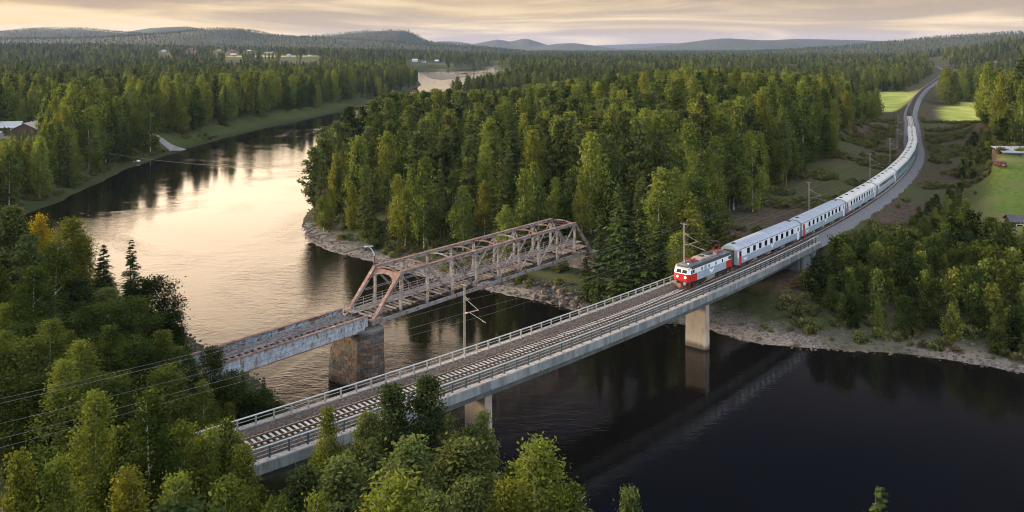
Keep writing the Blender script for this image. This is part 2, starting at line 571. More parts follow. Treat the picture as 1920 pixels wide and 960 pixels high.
def track_off(x, y):
    """nearest (length, signed offset) on the railway; positive offset = camera side"""
    x = np.asarray(x, float)
    y = np.asarray(y, float)
    best = np.full(x.shape, 1e18)
    so_ = np.zeros(x.shape)
    sg = np.zeros(x.shape)
    ls = LS[::2]
    for i in range(len(_tl) - 1):
        ax, ay = _tl[i]
        bx, by = _tl[i + 1]
        ex, ey = bx - ax, by - ay
        wx, wy = x - ax, y - ay
        t = np.clip((wx * ex + wy * ey) / (ex * ex + ey * ey), 0, 1)
        d = (wx - t * ex) ** 2 + (wy - t * ey) ** 2
        k = d < best
        best = np.where(k, d, best)
        so_ = np.where(k, ls[i] + t * math.hypot(ex, ey), so_)
        sg = np.where(k, np.sign(wx * ey - wy * ex), sg)
    return so_, sg * np.sqrt(best)


def smooth(a, lo, hi):
    t = np.clip((a - lo) / (hi - lo), 0, 1)
    return t * t * (3 - 2 * t)


def vnoise(x, y, sc, seed=0):
    """cheap smooth value noise"""
    x = np.asarray(x, float) / sc + seed * 17.3
    y = np.asarray(y, float) / sc - seed * 9.1
    xi, yi = np.floor(x), np.floor(y)
    fx, fy = x - xi, y - yi
    fx, fy = fx * fx * (3 - 2 * fx), fy * fy * (3 - 2 * fy)

    def h(a, b):
        s_ = np.sin(a * 127.1 + b * 311.7 + seed * 74.7) * 43758.5453
        return s_ - np.floor(s_)
    return (h(xi, yi) * (1 - fx) + h(xi + 1, yi) * fx) * (1 - fy) + (h(xi, yi + 1) * (1 - fx) + h(xi + 1, yi + 1) * fx) * fy


# hill crests: distance, half depth, (x, height) along the crest
HILLS = [
    (5200, 800, [(-6000, 95), (-4420, 108), (-3770, 114), (-3120, 121), (-2990, 127), (-2876, 144), (-2730, 147), (-2584, 144), (-2470, 127), (-2340, 121), (-2145, 108), (-1170, 80), (-400, 20)]),
    (6400, 900, [(-3300, 100), (-3040, 122), (-2840, 142), (-2680, 172), (-2560, 196), (-2440, 192), (-2328, 168), (-2160, 138), (-1840, 100), (-1400, 40)]),
    (4200, 900, [(-4000, 70), (-2520, 80), (-1995, 90), (-1654, 106), (-1536, 118), (-1483, 128), (-1391, 132), (-1286, 122), (-1181, 100), (-1050, 90), (-892, 86), (-682, 72), (-525, 60), (-262, 42), (-26, 24), (158, 8)]),
    (4800, 420, [(-1500, 60), (-1200, 90), (-1020, 106), (-900, 121), (-780, 131), (-645, 134), (-585, 129), (-540, 104), (-489, 74), (-390, 58), (-180, 40), (120, 8)]),
    (11000, 1100, [(-1500, 30), (-1100, 53), (-894, 101), (-688, 94), (-447, 55), (-200, 10)]),
    (9500, 900, [(-700, 20), (-416, 64), (-238, 99), (-166, 113), (-100, 104), (-30, 88), (60, 104), (120, 119), (178, 117), (297, 82), (386, 52), (594, 20)]),
    (8500, 800, [(-100, 5), (159, 19), (319, 41), (452, 62), (611, 69), (797, 46), (1062, 10)]),
    (13500, 1000, [(600, 20), (1181, 38), (1603, 56), (2025, 74), (2447, 86), (2869, 60), (3600, 40)]),
    (8000, 900, [(1000, 5), (1300, 24), (1525, 56), (1750, 84), (1950, 114), (2150, 102), (2400, 90), (2700, 106), (3000, 100), (3400, 88), (3800, 74), (4600, 40)]),
    (3600, 700, [(900, 6), (1350, 36), (1530, 48), (1620, 58), (1732, 70), (1845, 84), (1980, 92), (2070, 98), (2160, 100), (2340, 101), (2790, 94), (3465, 60), (5000, 40)]),
    (1500, 330, [(560, 4), (684, 8), (741, 12), (778, 17), (825, 26), (862, 34), (900, 42), (975, 50), (1162, 58), (1444, 58), (2200, 50)]),
    (2700, 800, [(-4500, 50), (-2535, 46), (-1560, 40), (-1235, 36), (-910, 30), (-585, 24), (-260, 16), (-60, 8)]),
]


def base_height(x, y):
    z = 4.0 + 1.6 * vnoise(x, y, 60, 1) + 0.5 * vnoise(x, y, 14, 2)
    z = z + 4.0 * vnoise(x, y, 700, 3) * smooth(y, 600, 2000)
    # the hump in the middle of the wooded point
    z = z + 9.5 * np.exp(-(((x - 78) / 58.0) ** 2 + ((y - 375) / 120.0) ** 2))
    # rising ground with lawn and cabins on the right
    z = z + 4.0 * smooth(x - 0.25 * y, 28, 66) * smooth(y, 110, 165) * (1 - smooth(y, 330, 480))
    z = z + 6.5 * smooth(x - 0.15 * y, 62, 95) * smooth(y, 178, 220) * (1 - smooth(y, 300, 460))
    # village slope far left
    z = z + 14 * smooth(y, 1350, 1950) * smooth(-x, 120, 420)
    for D, wd, pts in HILLS:
        px, pz = zip(*pts)
        c = np.maximum(np.interp(x, px, pz, left=0, right=0) - (11 if D == 4200 else 8 if D == 4800 else 9 if D == 3600 else 4), 0)
        c = c * (0.97 + 0.06 * vnoise(x, y, 260, 5))
        # near side is a long slope, crest rounded
        k = np.exp(-((y - D) / wd) ** 2)
        z = np.maximum(z, 4 + c * k + 1.5 * vnoise(x, y, 90, 6))
    return z


def ground(x, y):
    x = np.asarray(x, float)
    y = np.asarray(y, float)
    d = sdf(RIVER, x, y)
    d = d + 1.4 * (vnoise(x, y, 9, 7) - 0.5) + 2.0 * (vnoise(x, y, 30, 8) - 0.5)
    base = base_height(x, y)
    s, off = track_off(x, y)
    ao = np.abs(off)
    # embankments at both ends of the concrete bridge
    on = np.where((s < 12.0) | (s > 141.5), 1.0, 0.0)
    emb = 8.5 - np.maximum(ao - 3.0, 0) * 0.55
    side = np.where(off < 0, 7.2, 6.8)
    cut = np.where(ao < 24, np.minimum(np.maximum(base, 5.0), side + np.maximum(ao - 9, 0) * 0.2), base)
    base = np.where(s > 141.5, cut * (1 - smooth(ao, 18, 30)) + base * smooth(ao, 18, 30), base)
    base = np.where(on > 0, np.maximum(base, emb), base)
    base = np.where((on > 0) & (ao < 3.2), 8.5, base)
    beach = 0.11 * np.clip(d, 0, 6)
    z_out = beach + (base - 0.6) * smooth(d, 4.0, 22.0)
    z_in = np.maximum(-3.0, 0.22 * d)
    z = np.where(d > 0, z_out, z_in)
    bar = sdf(BAR, x, y)
    z = np.where(d < 0, np.maximum(z, np.clip(-bar * 0.12, -3, 0.7)), z)
    return z


FIELDS = [np.array(p) for p in (
    [(330.9, 769.6), (350, 735), (290, 612), (240, 528.7), (226, 520), (250, 600)],
    [(243, 485.2), (266, 533.3), (290, 575), (345, 590), (290, 470), (240, 405), (217, 394), (217, 422.9)],
    [(322.1, 616.3), (380, 640), (335, 555.2), (296, 552)],
    [(-660, 2080), (-450, 2060), (-460, 1950), (-560, 1900), (-660, 1940)],
    [(130, 900), (215, 910), (205, 830), (120, 835)])]
LAWN = np.array([(112, 205), (120, 224), (160, 232), (170, 200), (150, 160), (98, 158), (96, 170), (99, 183)])

# ---------------------------------------------------------------- ground sheet and water


def axis(lo, hi, step, gl_, gh, rl, rh):
    a = list(np.arange(lo, hi + 0.01, step))
    s = step
    p = a[-1]
    up = []
    while p < gh:
        s *= rh
        p += s
        up.append(min(p, gh))
    s = step
    p = a[0]
    dn = []
    while p > gl_:
        s *= rl
        p -= s
        dn.append(max(p, gl_))
    return np.array(dn[::-1] + a + up)


gx = axis(-175, 215, 2.6, -12000, 12000, 1.085, 1.085)
gy = axis(40, 440, 2.6, -2500, 15500, 1.15, 1.035)
GX, GY = np.meshgrid(gx, gy)
fx_, fy_ = GX.ravel(), GY.ravel()
GZ = ground(fx_, fy_)
nx_, ny_ = len(gx), len(gy)
gm = bpy.data.meshes.new('ground')
gm.vertices.add(nx_ * ny_)
gm.vertices.foreach_set('co', np.stack([fx_, fy_, GZ], 1).ravel())
ii, jj = np.meshgrid(np.arange(nx_ - 1), np.arange(ny_ - 1))
q0 = (jj * nx_ + ii).ravel()
quads = np.stack([q0, q0 + 1, q0 + nx_ + 1, q0 + nx_], 1)


def set_quads(me, quads):
    nf = len(quads)
    me.loops.add(nf * 4)
    me.loops.foreach_set('vertex_index', quads.ravel().astype(np.int32))
    me.polygons.add(nf)
    me.polygons.foreach_set('loop_start', np.arange(0, nf * 4, 4, dtype=np.int32))
    me.polygons.foreach_set('loop_total', np.full(nf, 4, dtype=np.int32))
    me.update(calc_edges=True)
    me.validate()


set_quads(gm, quads)
gm.polygons.foreach_set('use_smooth', np.ones(len(quads), bool))
dR = sdf(RIVER, fx_, fy_)
sT, oT = track_off(fx_, fy_)
field = np.zeros(len(fx_))
for p in FIELDS:
    field = np.maximum(field, smooth(-sdf(p, fx_, fy_), -2, 4))
lawn = smooth(-sdf(LAWN, fx_, fy_), -3, 5)
lawn = np.maximum(lawn, 0.32 * smooth(-np.abs(dR - 12), -10, -3) * (fx_ < -100) * (fy_ > 240) * (fy_ < 640))
gravel = (1 - smooth(dR, 3.0, 6.5)) * (fy_ < 222) * (fx_ > -58) * (fy_ > 112 - 0.2 * fx_) * (fx_ - (-128 + (210 - fy_) * 0.98) > 6)
gravel = np.where((fx_ > 28), (1 - smooth(dR, 4, 8)) * (fy_ < 160) * (fy_ > 70) * (0.35 + 0.65 * np.maximum(1 - smooth(np.abs(fx_ - 38), 7, 12), smooth(fx_, 58, 64))), gravel)
gravel = np.maximum(gravel, smooth(-sdf(BAR, fx_, fy_), -6, 2))
heath = (1 - smooth(np.abs(oT), 18, 30)) * (sT > 120)
ca = gm.attributes.new('cover', 'FLOAT_COLOR', 'POINT')
ca.data.foreach_set('color', np.stack([field, gravel, heath, lawn], 1).astype(np.float32).ravel())

m = bpy.data.materials.new('ground_cover')
m.use_nodes = True
t = NT(m.node_tree)
bs = t.n['Principled BSDF']
pos = t.node('ShaderNodeNewGeometry').outputs['Position']
at_ = t.node('ShaderNodeAttribute', attribute_name='cover')
se = t.node('ShaderNodeSeparateColor')
t.l.new(at_.outputs['Color'], se.inputs[0])
na = t.noise(pos, 0.9, 6, 0.7)
nb = t.noise(pos, 0.06, 4, 0.6)
nc = t.noise(pos, 0.012, 5, 0.65)
c = t.mix(t.smooth(na, 0.3, 0.7), (0.018, 0.024, 0.010), (0.050, 0.055, 0.020))
c = t.mix(t.smooth(nc, 0.42, 0.62), c, (0.050, 0.058, 0.022))
hc = t.mix(t.smooth(na, 0.35, 0.65), (0.046, 0.031, 0.026), (0.095, 0.068, 0.046))
hc = t.mix(t.smooth(nb, 0.42, 0.6), hc, (0.058, 0.064, 0.022))
c = t.mix(se.outputs[2], c, hc)
gc = t.mix(t.smooth(t.noise(pos, 2.2, 6, 0.75), 0.35, 0.65), (0.075, 0.060, 0.052), (0.25, 0.215, 0.195))
gc = t.mix(t.smooth(nb, 0.5, 0.65), gc, (0.20, 0.165, 0.13))
c = t.mix(t.math('MULTIPLY', se.outputs[1], t.smooth(t.noise(pos, 0.35, 4, 0.6), 0.30, 0.45)), c, gc)
fc = t.mix(t.smooth(nb, 0.35, 0.65), (0.30, 0.34, 0.06), (0.50, 0.48, 0.13))
c = t.mix(se.outputs[0], c, fc)
lc = t.mix(t.smooth(na, 0.3, 0.7), (0.065, 0.10, 0.018), (0.12, 0.155, 0.030))
lc = t.mix(t.smooth(nb, 0.5, 0.65), lc, (0.13, 0.12, 0.045))
c = t.mix(at_.outputs['Alpha'], c, lc)
t.l.new(c, bs.inputs['Base Color'])
bs.inputs['Roughness'].default_value = 0.95
bs.inputs['Specular IOR Level'].default_value = 0.15
bp = t.node('ShaderNodeBump')
bp.inputs['Strength'].default_value = 0.6
bp.inputs['Distance'].default_value = 0.3
t.l.new(na, bp.inputs['Height'])
t.l.new(bp.outputs[0], bs.inputs['Normal'])
gm.materials.append(m)
go = link(bpy.data.objects.new('ground', gm))
go['kind'] = 'structure'

m = bpy.data.materials.new('river_water')
m.use_nodes = True
t = NT(m.node_tree)
bs = t.n['Principled BSDF']
pos = t.node('ShaderNodeNewGeometry').outputs['Position']
bs.inputs['Base Color'].default_value = (0.0045, 0.0040, 0.0035, 1)
bs.inputs['IOR'].default_value = 1.33
patch = t.smooth(t.noise(pos, 0.018, 4, 0.6, 1.2), 0.46, 0.66)
t.l.new(t.math('ADD', t.math('MULTIPLY', patch, 0.07), 0.055), bs.inputs['Roughness'])
mp = t.node('ShaderNodeMapping')
mp.inputs['Rotation'].default_value = (0, 0, R(35))
mp.inputs['Scale'].default_value = (0.5, 1.3, 1)
t.l.new(pos, mp.inputs[0])
w1 = t.noise(mp.outputs[0], 0.55, 3, 0.55, 0.6)
w2 = t.noise(mp.outputs[0], 2.2, 2, 0.5, 0.3)
amp = t.math('ADD', t.math('MULTIPLY', patch, 1.1), 0.26)
hgt = t.math('MULTIPLY', t.math('ADD', t.math('MULTIPLY', w1, 0.115), t.math('MULTIPLY', w2, 0.06)), amp)
bp = t.node('ShaderNodeBump')
bp.inputs['Strength'].default_value = 0.35
bp.inputs['Distance'].default_value = 1.0
t.l.new(hgt, bp.inputs['Height'])
t.l.new(bp.outputs[0], bs.inputs['Normal'])
MATS['river_water'] = m
wb = MB()
wb.add([(-420, -200, 0), (700, -200, 0), (700, 2200, 0), (-420, 2200, 0)], [(0, 1, 2, 3)])
wo = wb.build('river_water', 'river_water')
wo['kind'] = 'structure'

# ---------------------------------------------------------------- concrete railway bridge
BR0, BR1 = 12.5, s_of(-38.66)
OFF_N, OFF_F = 3.5, -3.25
bridge = thing('concrete_bridge', 'curved grey concrete railway bridge carrying the passenger train over the dark river', 'bridge', trk(70, 0, 0)[0])
bl = bridge.location.copy()


def child(o, parent):
    """keep the world position while parenting to an unrotated empty"""
    o.parent = parent
    o.location = o.location - parent.location
    return o


mb = MB()
sweep(mb, [(-3.9, 8.15), (3.75, 8.15), (3.75, 8.55), (-3.9, 8.55)], BR0, BR1, 2.0)
child(mb.build('deck_slab', 'concrete'), bridge)
for nm, o0, o1 in (('edge_beam', 3.2, 4.1), ('edge_beam', -4.15, -3.35)):
    mb = MB()
    lo_ = 8.02
    sweep(mb, [(o0, lo_ if o0 < 0 else 8.56), (o1, lo_), (o1, 8.98), (o1 - 0.05, 9.0), (o0, 9.0)] if o0 > 0 else [(o0, lo_), (o1, 8.56), (o1, 9.0), (o0 + 0.05, 9.0), (o0, 8.98)], BR0, BR1, 2.0)
    e = child(mb.build(nm, ['concrete']), bridge)
    mb = MB()
    sweep(mb, [(o0 + 0.12, 9.003), (o1 - 0.12, 9.003), (o1 - 0.12, 9.02), (o0 + 0.12, 9.02)], BR0 + 0.05, BR1 - 0.05, 2.0)
    k = mb.build('kerb_top', 'concrete_pale')
    k.parent = e
    e_loc = e.location
    k.location = (0, 0, 0)
mb = MB()
sweep(mb, [(-2.9, 6.75), (2.75, 6.75), (3.45, 8.147), (-3.6, 8.147)], BR0 + 1, BR1 - 8.0, 2.0)
child(mb.build('box_girder', 'concrete'), bridge)
for sp_ in (s_of(-42.1), s_of(-45.85)):
    mb = MB()
    pr = []
    for z_, k_ in ((-3.2, 1.05), (6.74, 1.0)):
        ring = []
        for a in range(20):
            th = 2 * math.pi * a / 20
            px = 0.55 * k_ * (1 if math.cos(th) > 0 else -1) * min(1, abs(math.cos(th)) * 3)
            py = 0.9 + 1.75 * k_ * math.sin(th) / max(abs(math.sin(th)), 1e-6) * abs(math.sin(th)) ** 0.35
            p_, h_ = trk(sp_, 0, z_)
            ring.append((p_.x + math.cos(h_) * px + math.sin(h_) * py, p_.y + math.sin(h_) * px - math.cos(h_) * py, z_))
        pr += ring
    n_ = 20
    mb.add(pr, [(i, (i + 1) % n_, n_ + (i + 1) % n_, n_ + i) for i in range(n_)] + [tuple(range(n_))[::-1], tuple(range(n_, 2 * n_))])
    child(mb.build('pier', 'pier_concrete'), bridge)
for k in range(16):
    sj = BR0 + 4 + k * 7.9
    mb = MB()
    p0, h0 = trk(sj, 4.106, 0)
    mb.bar(trk(sj, 4.104, 8.1)[0], trk(sj, 4.104, 8.95)[0], 0.035, 0.012, up=(math.sin(h0), -math.cos(h0), 0))
    child(mb.build('joint', 'steel_dark'), bridge)
    mb = MB()
    mb.tube([trk(sj + 2.0, 3.7, 8.3)[0], trk(sj + 2.0, 4.25, 8.1)[0], trk(sj + 2.0, 4.28, 7.75)[0]], 0.06, 6)
    child(mb.build('drain_pipe', 'mast_dark'), bridge)
# right-hand abutment with its sloping wing walls
for off in (3.15, -3.6):
    mb = MB()
    a = [trk(BR1 - 8.2, off, 0)[0], trk(BR1 - 1.0, off, 0)[0]]
    b2 = [trk(BR1 - 8.2, off + 0.45, 0)[0], trk(BR1 - 1.0, off + 0.45, 0)[0]]
    v = []
    for row in (a, b2):
        v += [(row[0].x, row[0].y, 3.2), (row[1].x * 0.72 + row[0].x * 0.28, row[1].y * 0.72 + row[0].y * 0.28, 5.6), (row[1].x, row[1].y, 8.14), (row[0].x, row[0].y, 8.14)]
    mb.add(v, [(0, 1, 2, 3), (4, 7, 6, 5), (0, 4, 5, 1), (1, 5, 6, 2), (2, 6, 7, 3), (3, 7, 4, 0)])
    child(mb.build('wing_wall', 'concrete'), bridge)
mb = MB()
sweep(mb, [(-3.1, 3.0), (3.1, 3.0), (3.1, 8.14), (-3.1, 8.14)], BR1 - 9.4, BR1 - 8.3, 2.0)
child(mb.build('abutment', 'concrete'), bridge)
mb = MB()
sweep(mb, [(-3.1, 2.0), (3.1, 2.0), (3.1, 8.14), (-3.1, 8.14)], BR0 + 0.3, BR0 + 3.0, 2.0)
child(mb.build('abutment', 'concrete'), bridge)

# railings: a handrail with two middle rails and a post every two metres
post_me = None
for off, s0_, s1_, pm in ((OFF_N, BR0 + 0.3, BR1 - 0.1, 'post_green'), (OFF_F, BR0 + 0.3, BR1 - 3.5, 'galvanised')):
    mb = MB()
    n_ = int((s1_ - s0_) / 3)
    mb.tube([trk(s0_ + (s1_ - s0_) * i / n_, off, 10.12)[0] for i in range(n_ + 1)], 0.085, 8)
    hr = child(mb.build('handrail', 'handrail_bright', smooth=True), bridge)
    for zz in (9.42, 9.78):
        mb = MB()
        mb.tube([trk(s0_ + (s1_ - s0_) * i / n_, off, zz)[0] for i in range(n_ + 1)], 0.035, 6)
        r_ = mb.build('middle_rail', 'galvanised', smooth=True)
        r_.parent = hr
    mb = MB()
    mb.box(-0.07, 0.07, -0.07, 0.07, 9.021, 10.1)
    mb.box(-0.1, 0.1, -0.1, 0.1, 9.021, 9.05)
    first = mb.build('post', pm, hr)
    k_ = int((s1_ - s0_) / 1.9)
    for i in range(k_ + 1):
        o = first if i == 0 else first.copy()
        if i:
            link(o)
            o.parent = hr
        p_, h_ = trk(s0_ + 0.05 + i * 1.9, off, 0)
        o.location = p_
        o.rotation_euler = (0, 0, h_)

# ---------------------------------------------------------------- track
bm_ = MB()
sweep(bm_, [(-3.34, 8.7), (3.19, 8.7), (3.1, 8.88), (1.75, 9.12), (-1.75, 9.12), (-3.2, 8.92)], BR0 + 0.1, BR1 - 0.1, 2.5)
sweep(bm_, [(-4.6, 8.2), (4.6, 8.2), (3.4, 8.85), (1.75, 9.12), (-1.75, 9.12), (-3.4, 8.85)], -60, BR0 + 0.05, 4)
bo = bm_.build('ballast_bed', 'ballast')
bo['kind'] = 'structure'
bm_ = MB()
sweep(bm_, [(-3.2, 8.1), (4.0, 7.9), (2.9, 8.75), (1.7, 9.12), (-1.7, 9.12), (-2.5, 8.75)], BR1 - 0.05, LS[-1] - 30, 6)
bo = bm_.build('ballast_bed', 'ballast_grey')
bo['kind'] = 'structure'
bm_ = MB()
sweep(bm_, [(-1.45, 9.10), (1.45, 9.10), (1.40, 9.126), (-1.40, 9.126)], -58, LS[-1] - 32, 4)  # thin dark sheet carrying painted crib shade and rust along the track
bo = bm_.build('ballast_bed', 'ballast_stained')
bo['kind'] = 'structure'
track = thing('railway_track', 'single track with pale concrete sleepers curving across the bridge and away to the forest', 'railway track', trk(70, 0, 9.1)[0])
for off in (-0.72, 0.72):
    mb = MB()
    sweep(mb, [(off - 0.07, 9.19), (off + 0.07, 9.19), (off + 0.025, 9.22), (off + 0.025, 9.31), (off - 0.025, 9.31), (off - 0.025, 9.22)], -58, LS[-1] - 35, 2.5)
    rl = child(mb.build('rail', 'rail_rust'), track)
    mb = MB()
    sweep(mb, [(off - 0.045, 9.311), (off + 0.045, 9.311), (off + 0.04, 9.35), (off - 0.04, 9.35)], -58, LS[-1] - 35, 2.5)
    hd = mb.build('rail_head', 'rail_steel')
    hd.parent = rl
mb = MB()
mb.hexa([(-0.14, -1.08, -0.07), (0.14, -1.08, -0.07), (0.14, 1.08, -0.07), (-0.14, 1.08, -0.07), (-0.11, -1.08, 0.075), (0.11, -1.08, 0.075), (0.11, 1.08, 0.075), (-0.11, 1.08, 0.075)])
sl0 = mb.build('sleeper', 'sleeper_concrete', track)
SLP = 0.615
i = 0
s_ = 14.0
while i < 290:
    o = sl0 if i == 0 else sl0.copy()
    if i:
        link(o)
        o.parent = track
    p_, h_ = trk(s_, 0, 9.108)
    o.location = p_ - track.location
    o.rotation_euler = (0, 0, h_)
    s_ += SLP
    i += 1
mb = MB()
for rng_ in ((-40, 13.6), (s_, 460)):
    s2 = rng_[0]
    while s2 < rng_[1]:
        p_, h_ = trk(s2, 0, 9.108)
        cx_, sx_ = math.cos(h_), math.sin(h_)
        mb.hexa([(p_.x + cx_ * a - sx_ * b, p_.y + sx_ * a + cx_ * b, p_.z + z_) for z_ in (-0.07, 0.075) for a, b in ((-0.13, -1.2), (0.13, -1.2), (0.13, 1.2), (-0.13, 1.2))])
        s2 += SLP
so_ = child(mb.build('sleeper', 'sleeper_concrete'), track)
so_['kind'] = 'stuff'

# ---------------------------------------------------------------- old truss bridge
OB = Vector((-19.0, 115.9, 0))
OT = Vector((0.629, 0.777, 0)).normalized()
ON = Vector((OT.y, -OT.x, 0))          # towards the camera
WT = 5.35
PAN = 5.34
ZB, ZT = 8.25, 13.95


def ob(s, n, z):
    """s along the old bridge, n = 0 at the near truss, negative further away"""
    p = OB + OT * s + ON * n
    return Vector((p.x, p.y, z))


truss = thing('truss_bridge', 'old rusty steel truss bridge with peeling grey paint across the narrows', 'bridge', ob(26, -3, 0))


def tpart(mb, name, mats, parent=truss, **k):
    o = mb.build(name, mats, **k)
    if parent is truss:
        return child(o, truss)
    o.parent = parent
    return o


for n0 in (0.0, -WT):
    mb = MB()
    mb.bar(ob(PAN - 0.2, n0, ZT), ob(9 * PAN + 0.2, n0, ZT), 0.46, 0.44)
    tc_ = tpart(mb, 'top_chord', 'truss_paint')
    mb = MB()
    mb.bar(ob(PAN - 0.3, n0, ZT + 0.245), ob(9 * PAN + 0.3, n0, ZT + 0.245), 0.62, 0.04)
    tpart(mb, 'cover_plate', 'truss_rust', tc_)
    mb = MB()
    mb.bar(ob(-0.2, n0, ZB), ob(10 * PAN + 0.2, n0, ZB), 0.34, 0.44)
    bc_ = tpart(mb, 'bottom_chord', 'truss_paint')
    mb = MB()
    mb.bar(ob(-0.2, n0 + 0.02, ZB - 0.24), ob(10 * PAN + 0.2, n0 + 0.02, ZB - 0.24), 0.46, 0.035)
    tpart(mb, 'flange', 'truss_rust', bc_)
    for a, b2 in ((0, PAN), (10 * PAN, 9 * PAN)):
        mb = MB()
        mb.bar(ob(a, n0, ZB), ob(b2, n0, ZT), 0.44, 0.40, up=ON)
        ep = tpart(mb, 'end_post', 'truss_paint')
        mb = MB()
        up_ = (ob(b2, n0, ZT) - ob(a, n0, ZB)).normalized().cross(ON)
        up_ = up_ if up_.z > 0 else -up_
        mb.bar(ob(a, n0, ZB) + up_ * 0.245, ob(b2, n0, ZT) + up_ * 0.245, 0.60, 0.035, up=up_)
        tpart(mb, 'cover_plate', 'truss_rust', ep)
    for i in range(1, 10):
        mb = MB()
        s_ = i * PAN
        zt_, zb_ = ZT - 0.22, ZB + 0.22
        for e in (-0.13, 0.13):
            mb.bar(ob(s_ + e, n0, zb_), ob(s_ + e, n0, zt_), 0.07, 0.30, up=ON)
        for q in range(7):
            za = zb_ + (zt_ - zb_) * (q + 0.15) / 7
            zc = zb_ + (zt_ - zb_) * (q + 0.85) / 7
            mb.bar(ob(s_ - 0.13, n0, za), ob(s_ + 0.13, n0, zc), 0.03, 0.06, up=ON)
        tpart(mb, 'vertical', 'truss_paint')
        mb = MB()
        mb.box(-0.42, 0.42, -0.012, 0.012, -0.3, 0.34)
        g = mb.build('gusset_plate', 'truss_paint', truss)
        g.location = ob(s_, n0 + 0.19, ZB) - truss.location
        g.rotation_euler = (0, 0, math.atan2(OT.y, OT.x))
        mb = MB()
    for i in range(1, 9):
        mb = MB()
        if i < 5:
            p, q = ob(i * PAN, n0, ZT - 0.2), ob((i + 1) * PAN, n0, ZB + 0.2)
        else:
            p, q = ob((i + 1) * PAN, n0, ZT - 0.2), ob(i * PAN, n0, ZB + 0.2)
        for e in (-0.13, 0.13):
            mb.bar(p + OT * e, q + OT * e, 0.08, 0.10)
        tpart(mb, 'diagonal', 'truss_paint')
        if i in (3, 4, 5, 6):
            mb = MB()
            if i < 5:
                p, q = ob(i * PAN, n0 - 0.16, ZB + 0.2), ob((i + 1) * PAN, n0 - 0.16, ZT - 0.2)
            else:
                p, q = ob((i + 1) * PAN, n0 - 0.16, ZB + 0.2), ob(i * PAN, n0 - 0.16, ZT - 0.2)
            mb.bar(p, q, 0.05, 0.09)
            tpart(mb, 'counter_diagonal', 'truss_rust')
    mb = MB()
    for dz_ in (0, 0.2):
        mb.bar(ob(PAN * 0.62, n0 + 0.19, 11.1 + dz_), ob(9 * PAN, n0 + 0.19, 11.1 + dz_), 0.04, 0.07)
    tpart(mb, 'middle_girt', 'truss_paint')
# arched top struts, lateral bracing, portals
for i in range(1, 10):
    s_ = i * PAN
    mb = MB()
    prev = None
    for k in range(9):
        u = k / 8
        p = ob(s_, -WT * u, ZT - 0.1 + 0.42 * math.sin(math.pi * u))
        if prev is not None:
            mb.bar(prev, p, 0.30, 0.12, up=OT.cross(ON))
        prev = p
    tpart(mb, 'arched_strut', 'truss_rust' if i % 3 else 'truss_paint')
    mb = MB()
    for n0, n1 in ((-0.2, -1.5), (-WT + 0.2, -WT + 1.5)):
        mb.bar(ob(s_, n0, ZT - 1.4), ob(s_, n1, ZT - 0.05), 0.07, 0.09)
    tpart(mb, 'knee_brace', 'truss_paint')
    if i < 9:
        mb = MB()
        mb.bar(ob(s_, -0.2, ZT - 0.05), ob(s_ + PAN, -WT + 0.2, ZT - 0.05), 0.09, 0.07)
        mb.bar(ob(s_, -WT + 0.2, ZT - 0.13), ob(s_ + PAN, -0.2, ZT - 0.13), 0.09, 0.07)
        tpart(mb, 'lateral_brace', 'truss_rust' if i in (2, 5, 7) else 'truss_paint')
for s_, sg in ((PAN, -1), (9 * PAN, 1)):
    dn = Vector((OT.x * sg * PAN * 0.28, OT.y * sg * PAN * 0.28, -(ZT - ZB) * 0.28))
    mb = MB()
    a, b2 = ob(s_, -0.15, ZT), ob(s_, -WT + 0.15, ZT)
    nrm = OT * sg * 0.06
    mid = 9
    top, bot = [], []
    for k in range(mid + 1):
        u = k / mid
        dpt = 0.30 + 0.70 * abs(2 * u - 1) ** 3.0
        top.append(a.lerp(b2, u))
        bot.append(a.lerp(b2, u) + dn * dpt)
    for k in range(mid):
        mb.hexa([top[k] - nrm, top[k + 1] - nrm, bot[k + 1] - nrm, bot[k] - nrm, top[k] + nrm, top[k + 1] + nrm, bot[k + 1] + nrm, bot[k] + nrm])
    tpart(mb, 'portal_brace', 'truss_rust')
# floor
for i in range(11):
    mb = MB()
    mb.bar(ob(i * PAN, -0.2, ZB), ob(i * PAN, -WT + 0.2, ZB), 0.22, 0.5)
    tpart(mb, 'floor_beam', 'steel_dark')
for n0 in (-1.15, -2.75):
    mb = MB()
    mb.bar(ob(-0.6, n0, ZB + 0.42), ob(10 * PAN + 0.6, n0, ZB + 0.42), 0.28, 0.34)
    tpart(mb, 'stringer', 'steel_dark')
i = 0
s_ = 0.4
while s_ < 10 * PAN:
    if rng.random() > 0.08:
        mb = MB()
        j = rng.uniform(-0.12, 0.12)
        mb.bar(ob(s_ + rng.uniform(-.04, .04), -0.55 + j, ZB + 0.70), ob(s_ + rng.uniform(-.06, .06), -3.1 + j, ZB + 0.70), 0.24, 0.20)
        tpart(mb, 'sleeper', 'old_wood')
    s_ += 0.92
mb = MB()
for n0 in (-3.45, -4.3, -5.2):
    mb.bar(ob(-0.6, n0, ZB + 0.62), ob(10 * PAN + 0.6, n0, ZB + 0.62), 0.12, 0.24)
tpart(mb, 'walkway_beam', 'steel_dark')
s_ = -0.5
while s_ < 10 * PAN:
    L_ = 2.65
    for k in range(7):
        mb = MB()
        n0 = -3.35 - 0.31 * k
        mb.bar(ob(s_ + 0.01, n0, ZB + 0.78 + 0.012 * ((k * 7 + int(s_ * 3)) % 3)), ob(s_ + L_ - 0.02, n0, ZB + 0.78 + 0.012 * ((k * 5 + int(s_)) % 3)), 0.27, 0.06)
        tpart(mb, 'plank', 'plank_grey')
    s_ += L_


